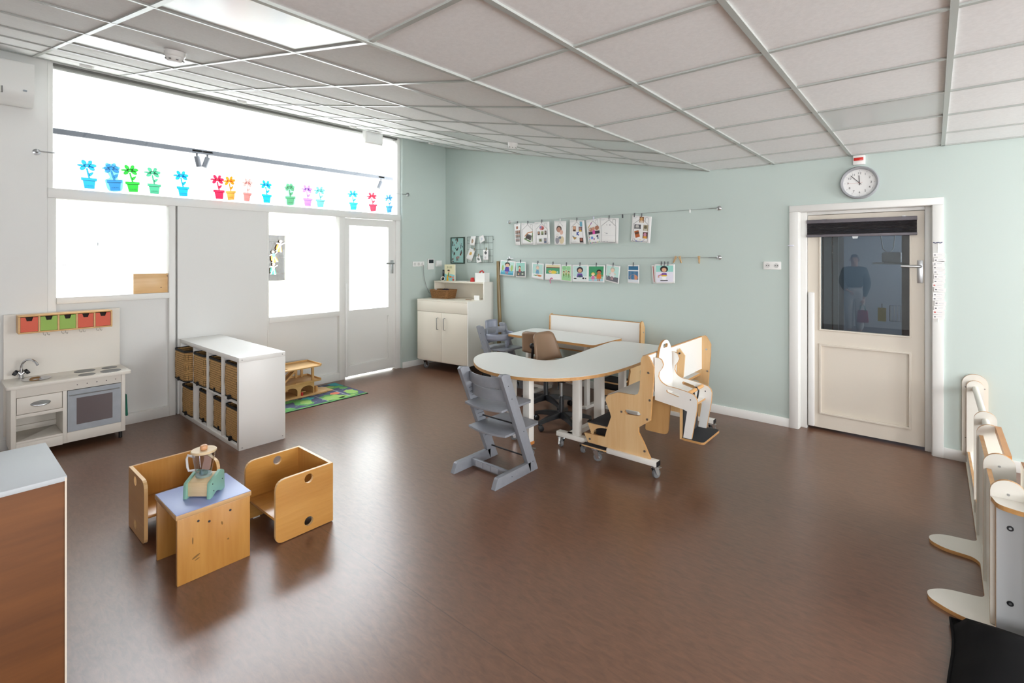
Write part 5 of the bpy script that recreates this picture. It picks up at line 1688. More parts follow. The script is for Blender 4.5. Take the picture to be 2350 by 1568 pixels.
hand('hour_hand', pi / 2 - R(357), .066, .02, .0025, .017, INK)
hand('minute_hand', pi / 2 - R(317), .092, .02, .0022, .019, INK)
hand('second_hand', pi / 2 - R(269), .085, .022, .0008, .021, mat('pink_red_hand', 'c9837d', .5))
al = thing('alarm_beacon', 'white square alarm unit with a red light strip above the clock', 'alarm', (5.455, 0, 2.435))
B('alarm_body', WPLAST, (5.412, 5.503, -.03, 0, 2.436, 2.522), al, bevel=.008)
B('red_light', mat('red_lens', 'cf2b22', .25), (5.42, 5.49, -.04, -.03, 2.472, 2.498), al, bevel=.004)
so = thing('power_socket', 'white double power socket on the green wall left of the door', 'socket', (4.76, 0, 1.54))
B('socket_plate', WPLAST, (4.682, 4.838, -.011, 0, 1.502, 1.58), so, bevel=.004)
for x in (4.72, 4.798):
    MB().cyl((x, -.0125, 1.541), (x, -.0105, 1.541), .022, 20).build('socket_well', mat('socket_shade', 'cfcfcd', .4), so)
    for s in (-1, 1):
        MB().cyl((x + s * .0095, -.0135, 1.541), (x + s * .0095, -.012, 1.541), .004, 8).build('socket_hole', INK, so)

# blind on the door
bl = thing('pleated_blind', 'dark grey pleated blind gathered at the top of the door glass', 'blind', (5.448, .07, 1.81))
BLD = mat('charcoal_blind', '6a666c', .6)
B('head_rail', BLD, (5.042, 5.853, .055, .085, 1.938, 1.972), bl, bevel=.003)
B('bottom_rail', BLD, (5.042, 5.853, .052, .085, 1.81, 1.834), bl, bevel=.003)
BLD2 = mat('charcoal_blind_fabric', '5d595f', .85)
for k in range(9):
    z = 1.835 + k * .0115
    MB().prism([(.05, z + .005), (.085, z), (.085, z + .011)], 5.044, 5.851, 'yz').build('pleat', BLD2, bl)
for x in (5.17, 5.75):
    B('blind_bracket', STEEL, (x, x + .03, .06, .098, 1.972, 1.977), bl)
MB().prism([(5.405, 1.79), (5.44, 1.79), (5.445, 1.81), (5.4, 1.81)], .05, .053, 'xz').build('pull_tab', mat('clear_tab', 'cdd3d6', .2), bl)

# name tags hanging at the right of the door
NT = [(1.643, 5.99, 0), (1.602, 5.995, -3), (1.572, 5.988, -6), (1.538, 5.99, 4), (1.505, 5.993, -2), (1.465, 5.995, 1), (1.43, 5.993, -3), (1.396, 5.987, 3), (1.36, 5.997, 6), (1.322, 5.99, -4), (1.288, 5.988, -2), (1.25, 6.0, 3), (1.213, 5.995, -5), (1.178, 5.99, 2), (1.142, 5.99, -3)]
tv = tag(MB().cyl((5.985, -.0262, 1.1), (5.985, -.0262, 1.74), .0018, 6).build('tag_cord', WPLAST, None), 'white cord with name tags hanging on the right door casing', 'cord')
ths = ['first (topmost)', 'second', 'third', 'fourth', 'fifth', 'sixth', 'seventh', 'eighth', 'ninth', 'tenth', 'eleventh', 'twelfth', 'thirteenth', 'fourteenth', 'fifteenth (lowest)']
for k, (z, x, a) in enumerate(NT):
    X = Matrix.Translation((x, -.03, z)) @ Matrix.Rotation(R(a), 4, 'Y')
    t = thing('name_tag', 'white name tag, %s from the top of the cord by the door' % ths[k], 'tag', (x, -.03, z - .016), 0, 'name tags by the door')
    MB().box(-.036, .036, -.001, .0005, -.016, .016, X=X).build('tag_paper', PAPER, t)
    MB().box(-.03, -.018, -.0015, -.001, -.006, .003, X=X).build('tag_mark', mat('tag_red' if k in (7, 13) else 'tag_grey', 'c0504a' if k in (7, 13) else '77777c', .6), t)
    MB().box(-.01, .02, -.0014, -.001, -.002, .001, X=X).build('tag_line', mat('tag_faint', 'c3c3cc', .6), t)
t = MB().tube([(5.955, -.024, 1.744), (5.97, -.03, 1.738), (5.985, -.03, 1.744), (6.0, -.03, 1.738), (6.012, -.024, 1.745)], .003, 6)
tag(t.build('cord_holder', mat('dark_blue_clip', '3a3f6a', .4), None, smooth=50), 'dark clip holding the name tag cord on the door casing', 'clip')
tag(MB().box(4.9, 4.95, -.03, -.022, 1.726, 1.738).build('casing_clip', mat('white_blue_clip', 'd9dbe8', .4), None, bevel=.002), 'small white clip stuck on the left door casing', 'clip')
# ================================================================ string of paper flowers in the clerestory
fw = thing('flower_wire', 'steel wire with clips stretched in front of the high hall window', 'wire', (.06, -2.72, 2.53))
MB().cyl((.06, -4.71, 2.545), (.06, -.745, 2.535), .0015, 6).build('cable', STEEL, fw)
for y, x0 in ((-4.71, 0), (-.745, .055)):
    MB().lathe([(.027, 0), (.027, .004), (.01, .01), (.007, .06 - x0 + .005)], n=18, X=Matrix.Translation((x0, y, 2.54)) @ Matrix.Rotation(R(90), 4, 'Y')).build('wall_mount', STEEL, fw, smooth=40)
    sg = 1 if y < -2 else -1
    MB().cyl((.06, y, 2.54), (.06, y + sg * .11, 2.54), .004, 8).build('tensioner', STEEL, fw)


def ell(cx, cz, a, b, ang, n=14):
    c_, s_ = cos(ang), sin(ang)
    return [(cx + a * cos(2 * pi * k / n) * c_ - b * sin(2 * pi * k / n) * s_, cz + a * cos(2 * pi * k / n) * s_ + b * sin(2 * pi * k / n) * c_) for k in range(n)]


def paper_flower(label, y, colr, turn=0, backed=False, tilt=0.0, date=True, z0=2.252, potcol=None):
    t = thing('paper_flower', label, 'decoration', (.06, y, z0), R(90 + turn), 'paper flowers on the wire')
    m_ = mat('translucent_' + colr, colr, .5, trans=.55)
    mp_ = mat('translucent_' + potcol, potcol, .5, trans=.55) if potcol else m_
    X = Matrix.Translation((0, 0, .27)) @ Matrix.Rotation(R(tilt), 4, 'Y') @ Matrix.Translation((0, 0, -.27))
    T = .0009
    shapes = [('pot', [(-.034, 0), (.036, 0), (.046, .073), (-.044, .073)], mp_),
              ('pot_rim', [(-.055, .073), (.057, .07), (.058, .094), (-.056, .098)], mp_),
              ('stem', [(-.003, .097), (.009, .097), (-.001, .15), (-.006, .185), (-.018, .185), (-.012, .14)], m_),
              ('leaf', [(.003, .115), (.012, .112), (.03, .135), (.034, .152), (.012, .145), (.0, .135)], m_)]
    for k, (a, L_, w_) in enumerate(((6, .024, .014), (60, .022, .013), (120, .022, .014), (178, .026, .008), (222, .022, .014), (320, .024, .014))):
        an = R(a)
        shapes.append(('petal', ell(-.01 + .041 * cos(an), .206 + .033 * sin(an), L_ * 1.1, w_ * 1.15, an), m_))
    shapes.append(('flower_centre', ell(-.01, .206, .023, .015, -.1), m_))
    ol = MB()
    for i, (nm, pts, mm) in enumerate(shapes):
        e = T + .00005 * i
        MB().add([(a, -.0003 * i, b) for a, b in pts], [tuple(range(len(pts)))], 0, X).build(nm, mm, t, local=True)
        ol.tube([(a, -.0003 * i - .0004, b) for a, b in pts], .0011, 4, closed=True, X=X)
    stuff(ol.build('ink_outline', INK, t, local=True))
    if backed:
        bkp = [(-.045, -.004), (.045, -.004), (.062, .06), (.066, .1), (.03, .105), (.04, .15), (.05, .2), (.02, .245), (-.03, .25), (-.065, .21), (-.045, .17), (-.03, .12), (-.064, .105), (-.066, .07)]
        MB().add([(a, .0006, b) for a, b in smooth_loop(bkp, 3)], [tuple(range(3 * len(bkp)))], 0, X).build('backing_sheet', m_, t, local=True)
    if date:
        v, f = text_mesh('11.05.2021', .013)
        MB().add(v, f, 0, X @ Matrix.Translation((.001, -.0042, .025)) @ Matrix.Rotation(R(90), 4, 'X')).build('date_text', INK, t, local=True)
    MB().tube([(0, -.003, .232), (0, -.004, .25), (.002, -.002, .262), (0, .0, .286)], .0022, 6).build('clip_hook', STEEL, t, local=True)
    return t


BLU, SKY = '2fa6e2', '6fc0ea'
for lab, y, c_, turn, backed, tilt, kw in (
        ('bright blue paper flower hanging nearest the air conditioner', -4.374, BLU, 0, False, -2, {}),
        ('blue paper flower on a larger blue backing sheet', -4.203, SKY, -6, True, -6, {}),
        ('bright green paper flower with its pot rim peeling', -4.06, '2fae3a', 0, False, -5, {}),
        ('dark green paper flower in a square green pot', -3.875, '4aa880', 0, False, -2, {}),
        ('blue paper flower between the dark green and the red one', -3.631, '18a0e0', 0, False, -3, {}),
        ('red paper flower in a red pot on the wire', -3.292, 'e0244a', 0, False, -3, {}),
        ('orange paper flower turned sideways beside the red one', -3.17, 'ee7f1a', -52, False, -2, {'potcol': 'ea9040'}),
        ('pale pink paper flower turned almost edge-on', -2.974, 'd08f8a', -62, False, 6, {'potcol': 'c4716c'}),
        ('blue paper flower hanging next to the pale pink one', -2.777, '189ada', 0, False, 0, {}),
        ('dusty green paper flower on a backing, turned sideways', -2.5, '8fc8a8', -48, True, 0, {}),
        ('purple paper flower in a lilac pot on the wire', -2.282, 'a070c0', -12, False, 0, {}),
        ('teal paper flower in a pale teal pot on the wire', -2.116, '5fb0ac', -38, False, 0, {}),
        ('blue paper flower above the hinge side of the hall door', -1.647, '2f9fd0', -28, False, 0, {}),
        ('small red paper flower with a half-faded pot', -1.357, 'e23a4e', -30, False, -3, {}),
        ('narrow blue paper flower nearest the green corner wall', -1.077, '4f9fd0', -68, False, 0, {})):
    paper_flower(lab, y, c_, turn, backed, tilt, **kw)

# pine board standing on the hatch sill
pb = thing('pine_board', 'knotty pine board standing in the corner of the hatch window', 'board', (-.03, -3.874, 1.262))
B('board', PINE, (-.045, -.02, -4.016, -3.732, 1.2625, 1.458), pb, bevel=.002)
for y, z in ((-3.79, 1.315), (-3.737, 1.43)):
    MB().cyl((-.021, y, z), (-.0195, y, z), .005, 10).build('knot', mat('dark_knot', '4a3423', .6), pb)

# ================================================================ things in the hall
tl = thing('track_light', 'dark grey track rail with spotlights hanging in the hall', 'light', (-1.8, -2, 3.1))
TRK = mat('track_grey', '33363d', .5)
B('track_rail', TRK, (-1.83, -1.79, -6.0, .42, 3.055, 3.115), tl)
for y in (-3.53, -2.02, -.48):
    MB().cyl((-1.81, y, 3.115), (-1.81, y, 4.3), .0025, 6).build('suspension_wire', TRK, tl)
for y, a in ((-2.91, 12), (-2.78, -18), (.09, -25)):
    sp = MB().cyl((-1.81, y, 3.075), (-1.81, y, 3.02), .012, 10).build('spot_arm', TRK, tl)
    X = Matrix.Translation((-1.81, y, 3.0)) @ Matrix.Rotation(R(a), 4, 'X')
    MB().cyl((0, 0, .015), (0, 0, -.13), .034, 18, X=X).build('spot_head', TRK, sp, smooth=40)
    MB().box(-.02, .02, -.06, .06, .075, .1, X=Matrix.Translation((-1.81, y, 3.0))).build('spot_adapter', TRK, sp)
so = thing('power_socket', 'white single power socket on the far hall wall seen through the hatch', 'socket', (-3.5, -4.06, 1.5))
B('socket_plate', WPLAST, (-3.5, -3.485, -4.115, -4.012, 1.45, 1.56), so, bevel=.004)
MB().cyl((-3.485, -4.063, 1.505), (-3.482, -4.063, 1.505), .03, 18).build('socket_well', mat('socket_shade', 'cfcfcd', .4), so)
for s in (-1, 1):
    MB().cyl((-3.483, -4.063 + s * .012, 1.505), (-3.48, -4.063 + s * .012, 1.505), .005, 8).build('socket_hole', INK, so)
hw = thing('hall_wire', 'thin wire with two small clips on the far hall wall', 'wire', (-3.47, -3.4, 1.8))
MB().cyl((-3.47, -5.0, 1.836), (-3.47, -2.2, 1.83), .002, 6).build('cable', STEEL, hw)
for y in (-3.69, -3.47):
    MB().box(-3.475, -3.465, y - .006, y + .006, 1.79, 1.833).build('clip', mat('dark_clip', '4a4c50', .4), hw)
# book case beyond the glazed hall door
bc = thing('book_case', 'brown book case seen through the glazed hall door', 'book case', (-4.8, -1.3, 0))
BCW = wood('brown_shelf_wood', '8a6a48', '6b4e32', axis=1, scale=6)
B('back', BCW, (-5.05, -5.03, -2.4, -.3, 0, 2.4), bc)
for z in (.1, .5, .9, 1.25, 1.6, 1.95, 2.3):
    B('shelf_board', BCW, (-5.03, -4.75, -2.4, -.3, z, z + .025), bc)
for y in (-2.4, -1.7, -1.0, -.32):
    B('upright', BCW, (-5.03, -4.75, y, y + .025, 0, 2.4), bc)
random.seed(21)
bnm = ['dark brown', 'tan', 'slate blue', 'brick red', 'cream', 'moss green', 'black']
bcol = ['6a4a3a', '9a8a70', '4a5a6a', 'a05a4a', 'c8b898', '5a6a50', '3f3a3a']
hn = 0
for z in (1.25, 1.6):
    y = -1.66
    while y < -1.04:
        w_ = random.uniform(.02, .04)
        h_ = random.uniform(.2, .3)
        c_ = random.randrange(7)
        tag(MB().box(-4.98, -4.78, y, y + w_, z + .0255, z + .0255 + h_).build('book', mat('book_spine_%d' % c_, bcol[c_], .6), None), '%s book on the %s shelf of the brown book case' % (bnm[c_], 'lower' if z < 1.5 else 'upper'), 'book', 'books in the brown book case')
        y += w_ + .004
        hn += 1


# paper figures stuck on the glazed hall door
def figure(label, y, z, cape, suit, s, lean):
    t = thing('paper_figure', label, 'decoration', (-3.49, y, z - .12 * s), R(90), 'cut-out paper figures on the hall door')
    X = Matrix.Translation((0, -.004, .12 * s)) @ Matrix.Rotation(R(lean), 4, 'Y') @ Matrix.Scale(s, 4)
    wm = PAPER
    MB().prism([(-.05, .02), (.03, .0), (.07, -.1), (-.02, -.12), (-.06, -.06)], .002, .003, 'xz', X=X).build('cape', mat('paper_' + cape, cape, .6), t, local=True)
    MB().prism(rr([(-.035, .05), (.035, .05), (.02, -.02), (-.02, -.02)], .008, 2), -.001, .001, 'xz', X=X).build('torso', mat('paper_' + suit, suit, .6), t, local=True)
    MB().prism(circle(0, .085, .028, 14), -.001, .001, 'xz', X=X).build('head', mat('paper_face', 'd8b08f', .6), t, local=True)
    for sx in (-1, 1):
        MB().prism([(sx * .03, .05), (sx * .075, .06 + .02 * sx), (sx * .08, .04 + .02 * sx), (sx * .03, .03)], -.0012, .0005, 'xz', X=X).build('arm', wm, t, local=True)
        MB().prism([(sx * .004, -.018), (sx * .022, -.018), (sx * .045, -.1), (sx * .065, -.11), (sx * .03, -.115)], -.0012, .0005, 'xz', X=X).build('leg', wm, t, local=True)
    return t


figure('paper figure with an orange cape on the hall door', -1.0, 1.83, 'c9701c', '8f86a8', 1.0, 12)
figure('paper figure in blue with an orange cape below the first one', -1.11, 1.63, 'cf7a28', '4f86a4', 1.0, -10)
figure('paper figure with a green cape at the bottom of the hall door glass', -1.12, 1.4, '1f8a64', '9a9aa0', .95, 4)

# ================================================================ ceiling fittings
def smoke(label, s, y):
    t = thing('smoke_detector', label, 'smoke detector', tuple(XS @ Vector((s, y, 0))), 0, 'ceiling smoke detectors')
    t.rotation_euler = (0, TH, 0)
    XF[t.name] = Matrix.Translation(XS @ Vector((s, y, 0))) @ Matrix.Rotation(TH, 4, 'Y')
    MB().lathe([(.055, .004), (.056, -.02), (.05, -.03)], n=28).build('detector_base', WPLAST, t, smooth=40, local=True)
    MB().lathe([(.05, -.03), (.046, -.05), (.036, -.06), (.0, -.062)], n=28, cap=False).build('detector_cap', WPLAST, t, smooth=40, local=True)
    for k in range(8):
        X = Matrix.Rotation(2 * pi * k / 8, 4, 'Z')
        MB().box(.038, .05, -.006, .006, -.052, -.045, X=X).build('vent_slot', mat('slot_grey', '7d7d7d', .6), t, local=True)


smoke('white smoke detector on the sloped ceiling near the bright light panel', 2.52, -4.36)
smoke('white smoke detector on the sloped ceiling above the cream cabinet side', 2.5, -1.18)
for s, y, lab in ((.3, -4.42, 'slim white ceiling spot beside the air conditioner end'), (.25, -3.12, 'slim white ceiling spot above the paper flowers'), (.22, -1.75, 'slim white ceiling spot close to the exit light'), (.3, -.5, 'slim white ceiling spot above the green corner wall')):
    t = thing('ceiling_spot', lab, 'light', tuple(XS @ Vector((s, y, 0))), 0, 'slim ceiling spots')
    t.rotation_euler = (0, TH, 0)
    XF[t.name] = Matrix.Translation(XS @ Vector((s, y, 0))) @ Matrix.Rotation(TH, 4, 'Y')
    MB().prism(slot(0, 0, .1, .05, R(90)), -.016, .006, 'xy').build('spot_ring', WPLAST, t, bevel=.003, local=True)
    MB().prism(slot(0, 0, .08, .032, R(90)), -.019, -.015, 'xy').build('spot_lens', mat('spot_lens_grey', 'c9c7be', .3), t, local=True)
ex = thing('exit_light', 'white emergency light box hanging at the top of the high window', 'light', (.1, -1.37, 3.16))
MB().prism(rr([(.06, 3.16), (.13, 3.16), (.14, 3.19), (.14, 3.325), (.06, 3.335)], [.01, .03, .02, .005, .005]), -1.51, -1.24, 'xz').build('light_body', WPLAST, ex, bevel=.004)
B('light_cover', mat('opal_cover', 'f2f4f4', .3), (.14, .146, -1.49, -1.26, 3.18, 3.31), ex, bevel=.003)

# ================================================================ fence of play rails on the right
LW = mat('ivory_laminate', 'e2dfd6', .35)
rf = thing('play_fence', 'ivory laminate play fence with handrails running out from the green wall', 'fence', (6.2, -1.2, 0))


def upright(y, hw, top, z0=.02, th=.018, m_=None, nm='upright'):
    out = [(6.205 - hw, z0), (6.205 + hw, z0)] + [(6.205 + hw * cos(a), top - hw + hw * sin(a)) for a in [pi * k / 14 for k in range(15)]]
    MB().prism(out, y - th / 2, y + th / 2, 'xz', mi=0, me=1).build(nm, [LW, EDGE], rf)


upright(-.012, .076, .705, .06, .02, nm='wall_plate')
upright(-.04, .05, .66, .02, .026)
upright(-1.05, .053, .66)
upright(-1.39, .057, .665)
upright(-1.92, .058, .66)
upright(-2.30, .057, .66)
for a, b in ((-.05, -1.04), (-1.06, -1.38)):
    MB().cyl((6.205, a, .6), (6.205, b, .6), .019, 16).build('handrail', LW, rf, smooth=40)
MB().prism([(-1.4, .63), (-1.91, .63), (-1.91, .655), (-1.4, .665)], 6.225, 6.25, 'yz').build('wood_rail', wood('rail_wood', 'c98f55', 'a86a34', axis=1, scale=8), rf)
for a, b in ((-.053, -1.041), (-1.059, -1.381), (-1.399, -1.911), (-1.929, -2.291)):
    MB().prism([(a, .02), (b, .02), (b, .1), (a, .1)], 6.16, 6.175, 'yz', mi=0, me=1).build('kick_board', [LW, EDGE], rf)
MB().prism([(-1.4, .1), (-1.911, .1), (-1.911, .6), (-1.4, .6)], 6.158, 6.176, 'yz', mi=0, me=1).build('side_board', [LW, EDGE], rf)
MB().prism([(-1.93, .1), (-2.291, .1), (-2.291, .58), (-1.93, .58)], 6.158, 6.176, 'yz', mi=0, me=1).build('side_board', [LW, EDGE], rf)
base = [(6.255, -.03), (6.15, -.03), (6.148, -1.0)]
outb = rr([(6.26, -.05), (6.15, -.05), (6.146, -1.49), (5.995, -1.513), (5.937, -1.575), (5.94, -1.64), (6.0, -1.69), (6.12, -1.70), (6.146, -1.74), (6.143, -2.1), (5.995, -2.132), (5.932, -2.2), (5.94, -2.26), (6.02, -2.32), (6.15, -2.35), (6.26, -2.35)], [0, 0, .03, .05, .04, .04, .05, .02, .02, .03, .05, .04, .04, .05, .02, 0], 6)
MB().prism(outb, 0, .018, 'xy', mi=0, me=1).build('base_plate', [LW, EDGE], rf)
MB().prism(rr([(6.15, -2.31), (6.27, -2.31), (6.275, -2.42), (6.23, -2.42), (6.165, -2.395)], [0, 0, .005, .02, .03]), .56, .58, 'xy', mi=0, me=1).build('ledge', [LW, EDGE], rf)
MB().prism([(6.165, .018), (6.255, .018), (6.255, .56), (6.165, .56)], -2.342, -2.31, 'xz', mi=0, me=1).build('end_board', [mat('grey_laminate', 'b5b7b8', .4), EDGE], rf)
for z in (.47, .15):
    MB().cyl((6.208, -2.345, z), (6.208, -2.341, z), .011, 16).build('bolt', BLACK, rf)
    MB().cyl((6.208, -2.347, z), (6.208, -2.344, z), .005, 12).build('bolt_core', STEEL, rf)
for (y, z, x) in ((-1.93, .6, 6.205), (-1.93, .5, 6.205), (-2.31, .6, 6.205), (-.024, .6, 6.15), (-.024, .6, 6.26), (-.024, .2, 6.15)):
    MB().cyl((x, y - .002, z), (x, y + .004, z), .005, 10).build('screw', mat('grey_screw', '9a9a98', .4), rf)
MB().prism([(-1.85, .02), (-2.45, .02), (-2.45, .62), (-1.85, .62)], 6.285, 6.31, 'yz', mi=0, me=1).build('outer_board', [LW, wood('dark_ply_edge', '9a6a3c', '6f4522', axis=2, scale=20)], rf)

# black floor cushion
cu = thing('floor_cushion', 'black quilted floor cushion at the foot of the play fence', 'cushion', (6.5, -2.95, 0))
CUM = mat('black_velvet', '08080a', .9, spec=.2, bump=.5, bscale=14)
random.seed(4)
m = MB()
n1, n2 = 22, 22


def cush(i, j):
    u, v = i / (n1 - 1), j / (n2 - 1)
    ed = min(u, 1 - u, v, 1 - v)
    z = .018 + .10 * min(1, ed * 7) ** .55 + .008 * sin(13 * u + 5 * v) * min(1, ed * 8) + .006 * sin(22 * v - 7 * u) * min(1, ed * 8)
    return (6.012 + .95 * u + .012 * sin(9 * v), -3.55 + 1.17 * v + .006 * sin(8 * u) - .05 * u * 0, z)


m.grid(cush, n1, n2)
m.grid(lambda i, j: (cush(i, j)[0], cush(i, j)[1], .004), n1, n2)
rim = [(i, 0) for i in range(n1)] + [(n1 - 1, j) for j in range(1, n2)] + [(i, n2 - 1) for i in range(n1 - 2, -1, -1)] + [(0, j) for j in range(n2 - 2, 0, -1)]
a = [cush(i, j) for i, j in rim]
b = [(p[0], p[1], .004) for p in a]
L = len(a)
m.add(a + b, [(k, (k + 1) % L, L + (k + 1) % L, L + k) for k in range(L)])
m.build('cushion_cover', CUM, cu, smooth=70)
MB().tube([(p[0], p[1], .018) for p in a], .008, 6, closed=True).build('piping', CUM, cu, smooth=60)
# ================================================================ store room behind the back door
cl = thing('store_cupboard', 'grey cupboard with tall doors in the dim room behind the glass', 'cupboard', (4.9, 1.8, 0))
CG = mat('grey_cupboard', '8b9192', .5)
for a, b in ((4.5, 4.94), (4.955, 5.035), (5.05, 5.1)):
    B('cupboard_door', CG, (a, b, 1.62, 1.66, .02, 2.4), cl)
B('cupboard_body', BLACK, (4.5, 5.1, 1.66, 2.1, .0, 2.4), cl)
wb = thing('wash_basin', 'white wash basin shelf with cables in the dim room', 'basin', (5.58, 2.0, 1.5))
BW = mat('dim_white', 'c3c9cc', .5)
B('shelf', BW, (5.42, 5.75, 1.7, 2.18, 1.54, 1.56), wb)
B('machine', BW, (5.5, 5.68, 1.8, 2.1, 1.56, 1.68), wb, bevel=.02)
MB().tube([(5.45, 2.1, 2.3), (5.47, 2.1, 1.9), (5.5, 2.0, 1.72), (5.56, 1.9, 1.66), (5.6, 1.95, 1.72), (5.62, 2.1, 2.0), (5.6, 2.12, 2.3)], .006, 6).build('cable', BW, wb, smooth=50)
cm = thing('dark_post', 'dark upright post in the dim room behind the door glass', 'post', (5.73, 1.62, 0))
B('post', mat('dark_post_paint', '2d2f33', .5), (5.69, 5.76, 1.6, 1.66, 0, 2.4), cm)
B('post_strip', BLACK, (5.7, 5.71, 1.597, 1.6, .3, 2.0), cm)
yc = thing('yellow_pad', 'yellow dotted card hanging on a hook in the dim room', 'card', (5.5, 2.0, .9))
B('card', mat('olive_yellow', 'b8a53a', .6), (5.45, 5.53, 2.0, 2.004, .86, 1.02), yc)
MB().cyl((5.49, 2.002, 1.02), (5.49, 2.002, 1.07), .004, 6).build('hook', BLACK, yc)
wr = thing('wire_rack', 'dark wire rack in the dim room behind the door glass', 'rack', (5.66, 1.9, .8))
for k in range(6):
    MB().cyl((5.58 + .03 * k, 1.9, .88), (5.58 + .03 * k, 1.9, 1.06), .003, 6).build('rack_wire', STEEL, wr)
MB().tube([(5.57, 1.9, .88), (5.57, 1.9, 1.06), (5.75, 1.9, 1.06), (5.75, 1.9, .88)], .004, 6, closed=True).build('rack_frame', BLACK, wr)

# ================================================================ person beside the camera (seen mirrored in the door glass)
pe = thing('person', 'person in a grey-green sweater and white trousers holding a red bag', 'person', (4.7, -6.9, 0))


def skin(name, verts, edges, m_, sub=2, root=0):
    me = D.meshes.new(name)
    me.from_pydata([v[:3] for v in verts], edges, [])
    o = D.objects.new(name, me)
    COL.objects.link(o)
    md = o.modifiers.new('skin', 'SKIN')
    md.use_smooth_shade = True
    for i, v in enumerate(verts):
        sv = me.skin_vertices[0].data[i]
        sv.radius = (v[3], v[4] if len(v) > 4 else v[3])
        sv.use_root = (i == root)
    sd = o.modifiers.new('sub', 'SUBSURF')
    sd.levels = sd.render_levels = sub
    me.materials.append(m_)
    bpy.context.view_layer.update()
    dg = bpy.context.evaluated_depsgraph_get()
    m2 = D.meshes.new_from_object(o.evaluated_get(dg))
    m2.polygons.foreach_set('use_smooth', [True] * len(m2.polygons))
    D.objects.remove(o)
    if not m2.materials:
        m2.materials.append(m_)
    o2 = D.objects.new(name, m2)
    COL.objects.link(o2)
    o2.parent = pe
    XF[o2.name] = XF[pe.name]
    return o2


SKN = mat('skin_tone', 'c99a7e', .55)
# local coordinates: faces +y, x to the person's left in the mirror image (world x)
body = [(0, 0, .92, .12, .09), (0, 0, 1.08, .11, .08), (0, -.01, 1.24, .14, .095), (0, -.01, 1.36, .09, .07), (0, .0, 1.42, .052, .052), (0, .01, 1.49, .06, .065), (0, .015, 1.56, .072, .088), (0, .01, 1.62, .06, .07),
        (-.15, -.01, 1.335, .055), (-.205, .0, 1.1, .044), (-.14, .12, .95, .034), (-.1, .17, .93, .03),
        (.15, -.01, 1.335, .055), (.215, -.01, 1.06, .044), (.165, .05, .83, .034), (.15, .07, .75, .03),
        (-.085, 0, .82, .085), (-.09, .01, .47, .058), (-.09, -.02, .1, .042), (-.095, .08, .03, .035),
        (.085, 0, .82, .085), (.09, .01, .47, .058), (.09, -.02, .1, .042), (.095, .08, .03, .035)]
be = [(0, 1), (1, 2), (2, 3), (3, 4), (4, 5), (5, 6), (6, 7), (3, 8), (8, 9), (9, 10), (10, 11), (3, 12), (12, 13), (13, 14), (14, 15), (0, 16), (16, 17), (17, 18), (18, 19), (0, 20), (20, 21), (21, 22), (22, 23)]
skin('body', body, be, SKN)
SWT = mat('grey_green_knit', '5c6660', .9, bump=.4, bscale=150)
sw = [(0, 0, .96, .17, .14), (0, 0, 1.1, .17, .14), (0, -.01, 1.28, .15, .125), (0, -.005, 1.43, .07, .065),
      (-.17, -.01, 1.335, .085), (-.215, 0, 1.1, .072), (-.15, .11, .965, .056), (-.12, .15, .945, .048), (.17, -.01, 1.335, .085), (.225, -.01, 1.06, .072), (.18, .04, .86, .056), (.165, .055, .79, .05)]
skin('sweater', sw, [(0, 1), (1, 2), (2, 3), (2, 4), (4, 5), (5, 6), (6, 7), (2, 8), (8, 9), (9, 10), (10, 11)], SWT)
TRS = mat('white_cotton', 'd9d9d6', .85)
skin('trousers', [(0, 0, .93, .175, .14), (-.09, 0, .8, .115), (-.09, .01, .47, .085), (-.09, -.015, .1, .075), (.09, 0, .8, .115), (.09, .01, .47, .085), (.09, -.015, .1, .075), (0, 0, 1.03, .16, .13)], [(0, 1), (1, 2), (2, 3), (0, 4), (4, 5), (5, 6), (0, 7)], TRS)
for s in (-1, 1):
    skin('shoe', [(s * .09, -.05, .04, .042, .04), (s * .093, .04, .035, .045, .034), (s * .096, .13, .028, .038, .027)], [(0, 1), (1, 2)], BLACK)
HAIR = mat('brown_hair', '4a3527', .6)
skin('hair', [(0, -.025, 1.47, .06, .05), (0, -.02, 1.56, .085, .085), (0, -.005, 1.635, .072, .08), (0, .035, 1.655, .04, .03)], [(0, 1), (1, 2), (2, 3)], HAIR)
for s in (-1, 1):
    MB().lathe([(.0, -.008), (.008, 0), (.0, .008)], n=10, X=Matrix.Translation((s * .03, .094, 1.57)), cap=False).build('eye', INK, pe, smooth=60, local=True)
    MB().lathe([(.0, -.03), (.008, -.024), (.012, -.01), (.015, .012), (.009, .026), (.0, .03)], n=14, X=Matrix.Translation((s * .078, .0, 1.555)), cap=False).build('ear', SKN, pe, smooth=60, local=True)
MB().add([(-.012, .095, 1.53), (.012, .095, 1.53), (0, .12, 1.528), (0, .098, 1.572)], [(0, 2, 1), (0, 3, 2), (1, 2, 3), (0, 1, 3)]).build('nose', SKN, pe, smooth=80, local=True)
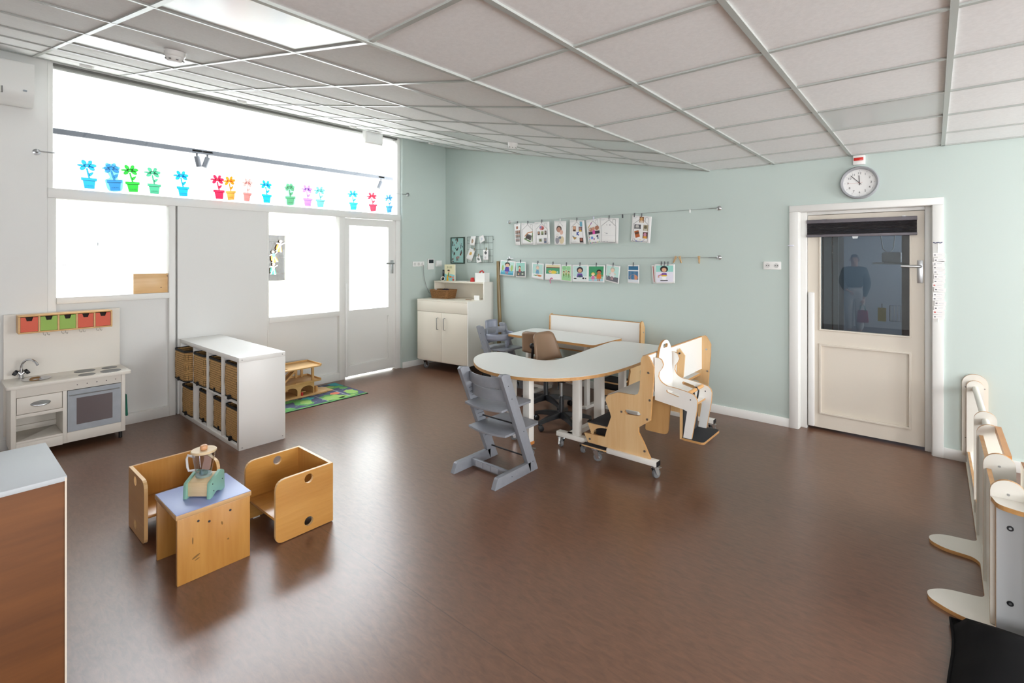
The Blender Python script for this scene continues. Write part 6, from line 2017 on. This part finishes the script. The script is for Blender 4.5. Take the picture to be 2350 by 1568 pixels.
MB().prism(ell(0, 1.495, .022, .006, 0), .078, .087, 'xz').build('mouth', mat('lip_tone', 'a8645a', .5), pe, smooth=40, local=True)


def hand(c_, d_, up_, thumb_side):
    """palm with five bent fingers; c_ wrist end, d_ finger direction, up_ back of the hand"""
    d_ = Vector(d_).normalized()
    up_ = (Vector(up_) - d_ * Vector(up_).dot(d_)).normalized()
    sd = d_.cross(up_) * thumb_side
    c_ = Vector(c_)

    def q(a, b, e):
        return tuple(c_ + d_ * a + sd * b + up_ * e)
    vs = [(*q(0, 0, 0), .024, .016), (*q(.045, 0, 0), .034, .014), (*q(.075, 0, 0), .034, .013)]
    es = [(0, 1), (1, 2)]
    for k, (b, L_) in enumerate(((.028, .06), (.01, .068), (-.009, .064), (-.027, .05))):
        i = len(vs)
        vs += [(*q(.085, b, 0), .0085), (*q(.085 + L_ * .5, b, -.012), .008), (*q(.085 + L_ * .8, b, -.036), .0072), (*q(.085 + L_ * .8, b, -.052), .0062)]
        es += [(2, i), (i, i + 1), (i + 1, i + 2), (i + 2, i + 3)]
    i = len(vs)
    vs += [(*q(.03, .035, -.006), .011), (*q(.055, .055, -.02), .0095), (*q(.078, .05, -.038), .0082)]
    es += [(1, i), (i, i + 1), (i + 1, i + 2)]
    return skin('hand', vs, es, SKN, 1)


hand((-.1, .17, .93), (.6, .5, -.3), (0, .3, .95), 1)
hand((.15, .07, .75), (0, .15, -1), (1, 0, 0), -1)
bag = thing('red_bag', 'red tote bag with green handles held in the hand of the person', 'bag', (4.85, -6.83, .28))
MB().prism(rr([(-.1, .28), (.1, .28), (.08, .53), (-.08, .53)], .012, 3), -.03, .03, 'xz', X=Matrix.Translation((4.85, -6.82, 0))).build('bag_body', mat('red_canvas', 'b03a3c', .8), bag, bevel=.006)
for s in (-1, 1):
    MB().tube([(4.85 - .05, -6.82 + s * .028, .52), (4.85 - .03, -6.82 + s * .02, .6), (4.85, -6.82 + s * .012, .652), (4.85 + .03, -6.82 + s * .02, .6), (4.85 + .05, -6.82 + s * .028, .52)], .006, 6).build('bag_handle', mat('green_webbing', '4f9a7a', .8), bag, smooth=50)
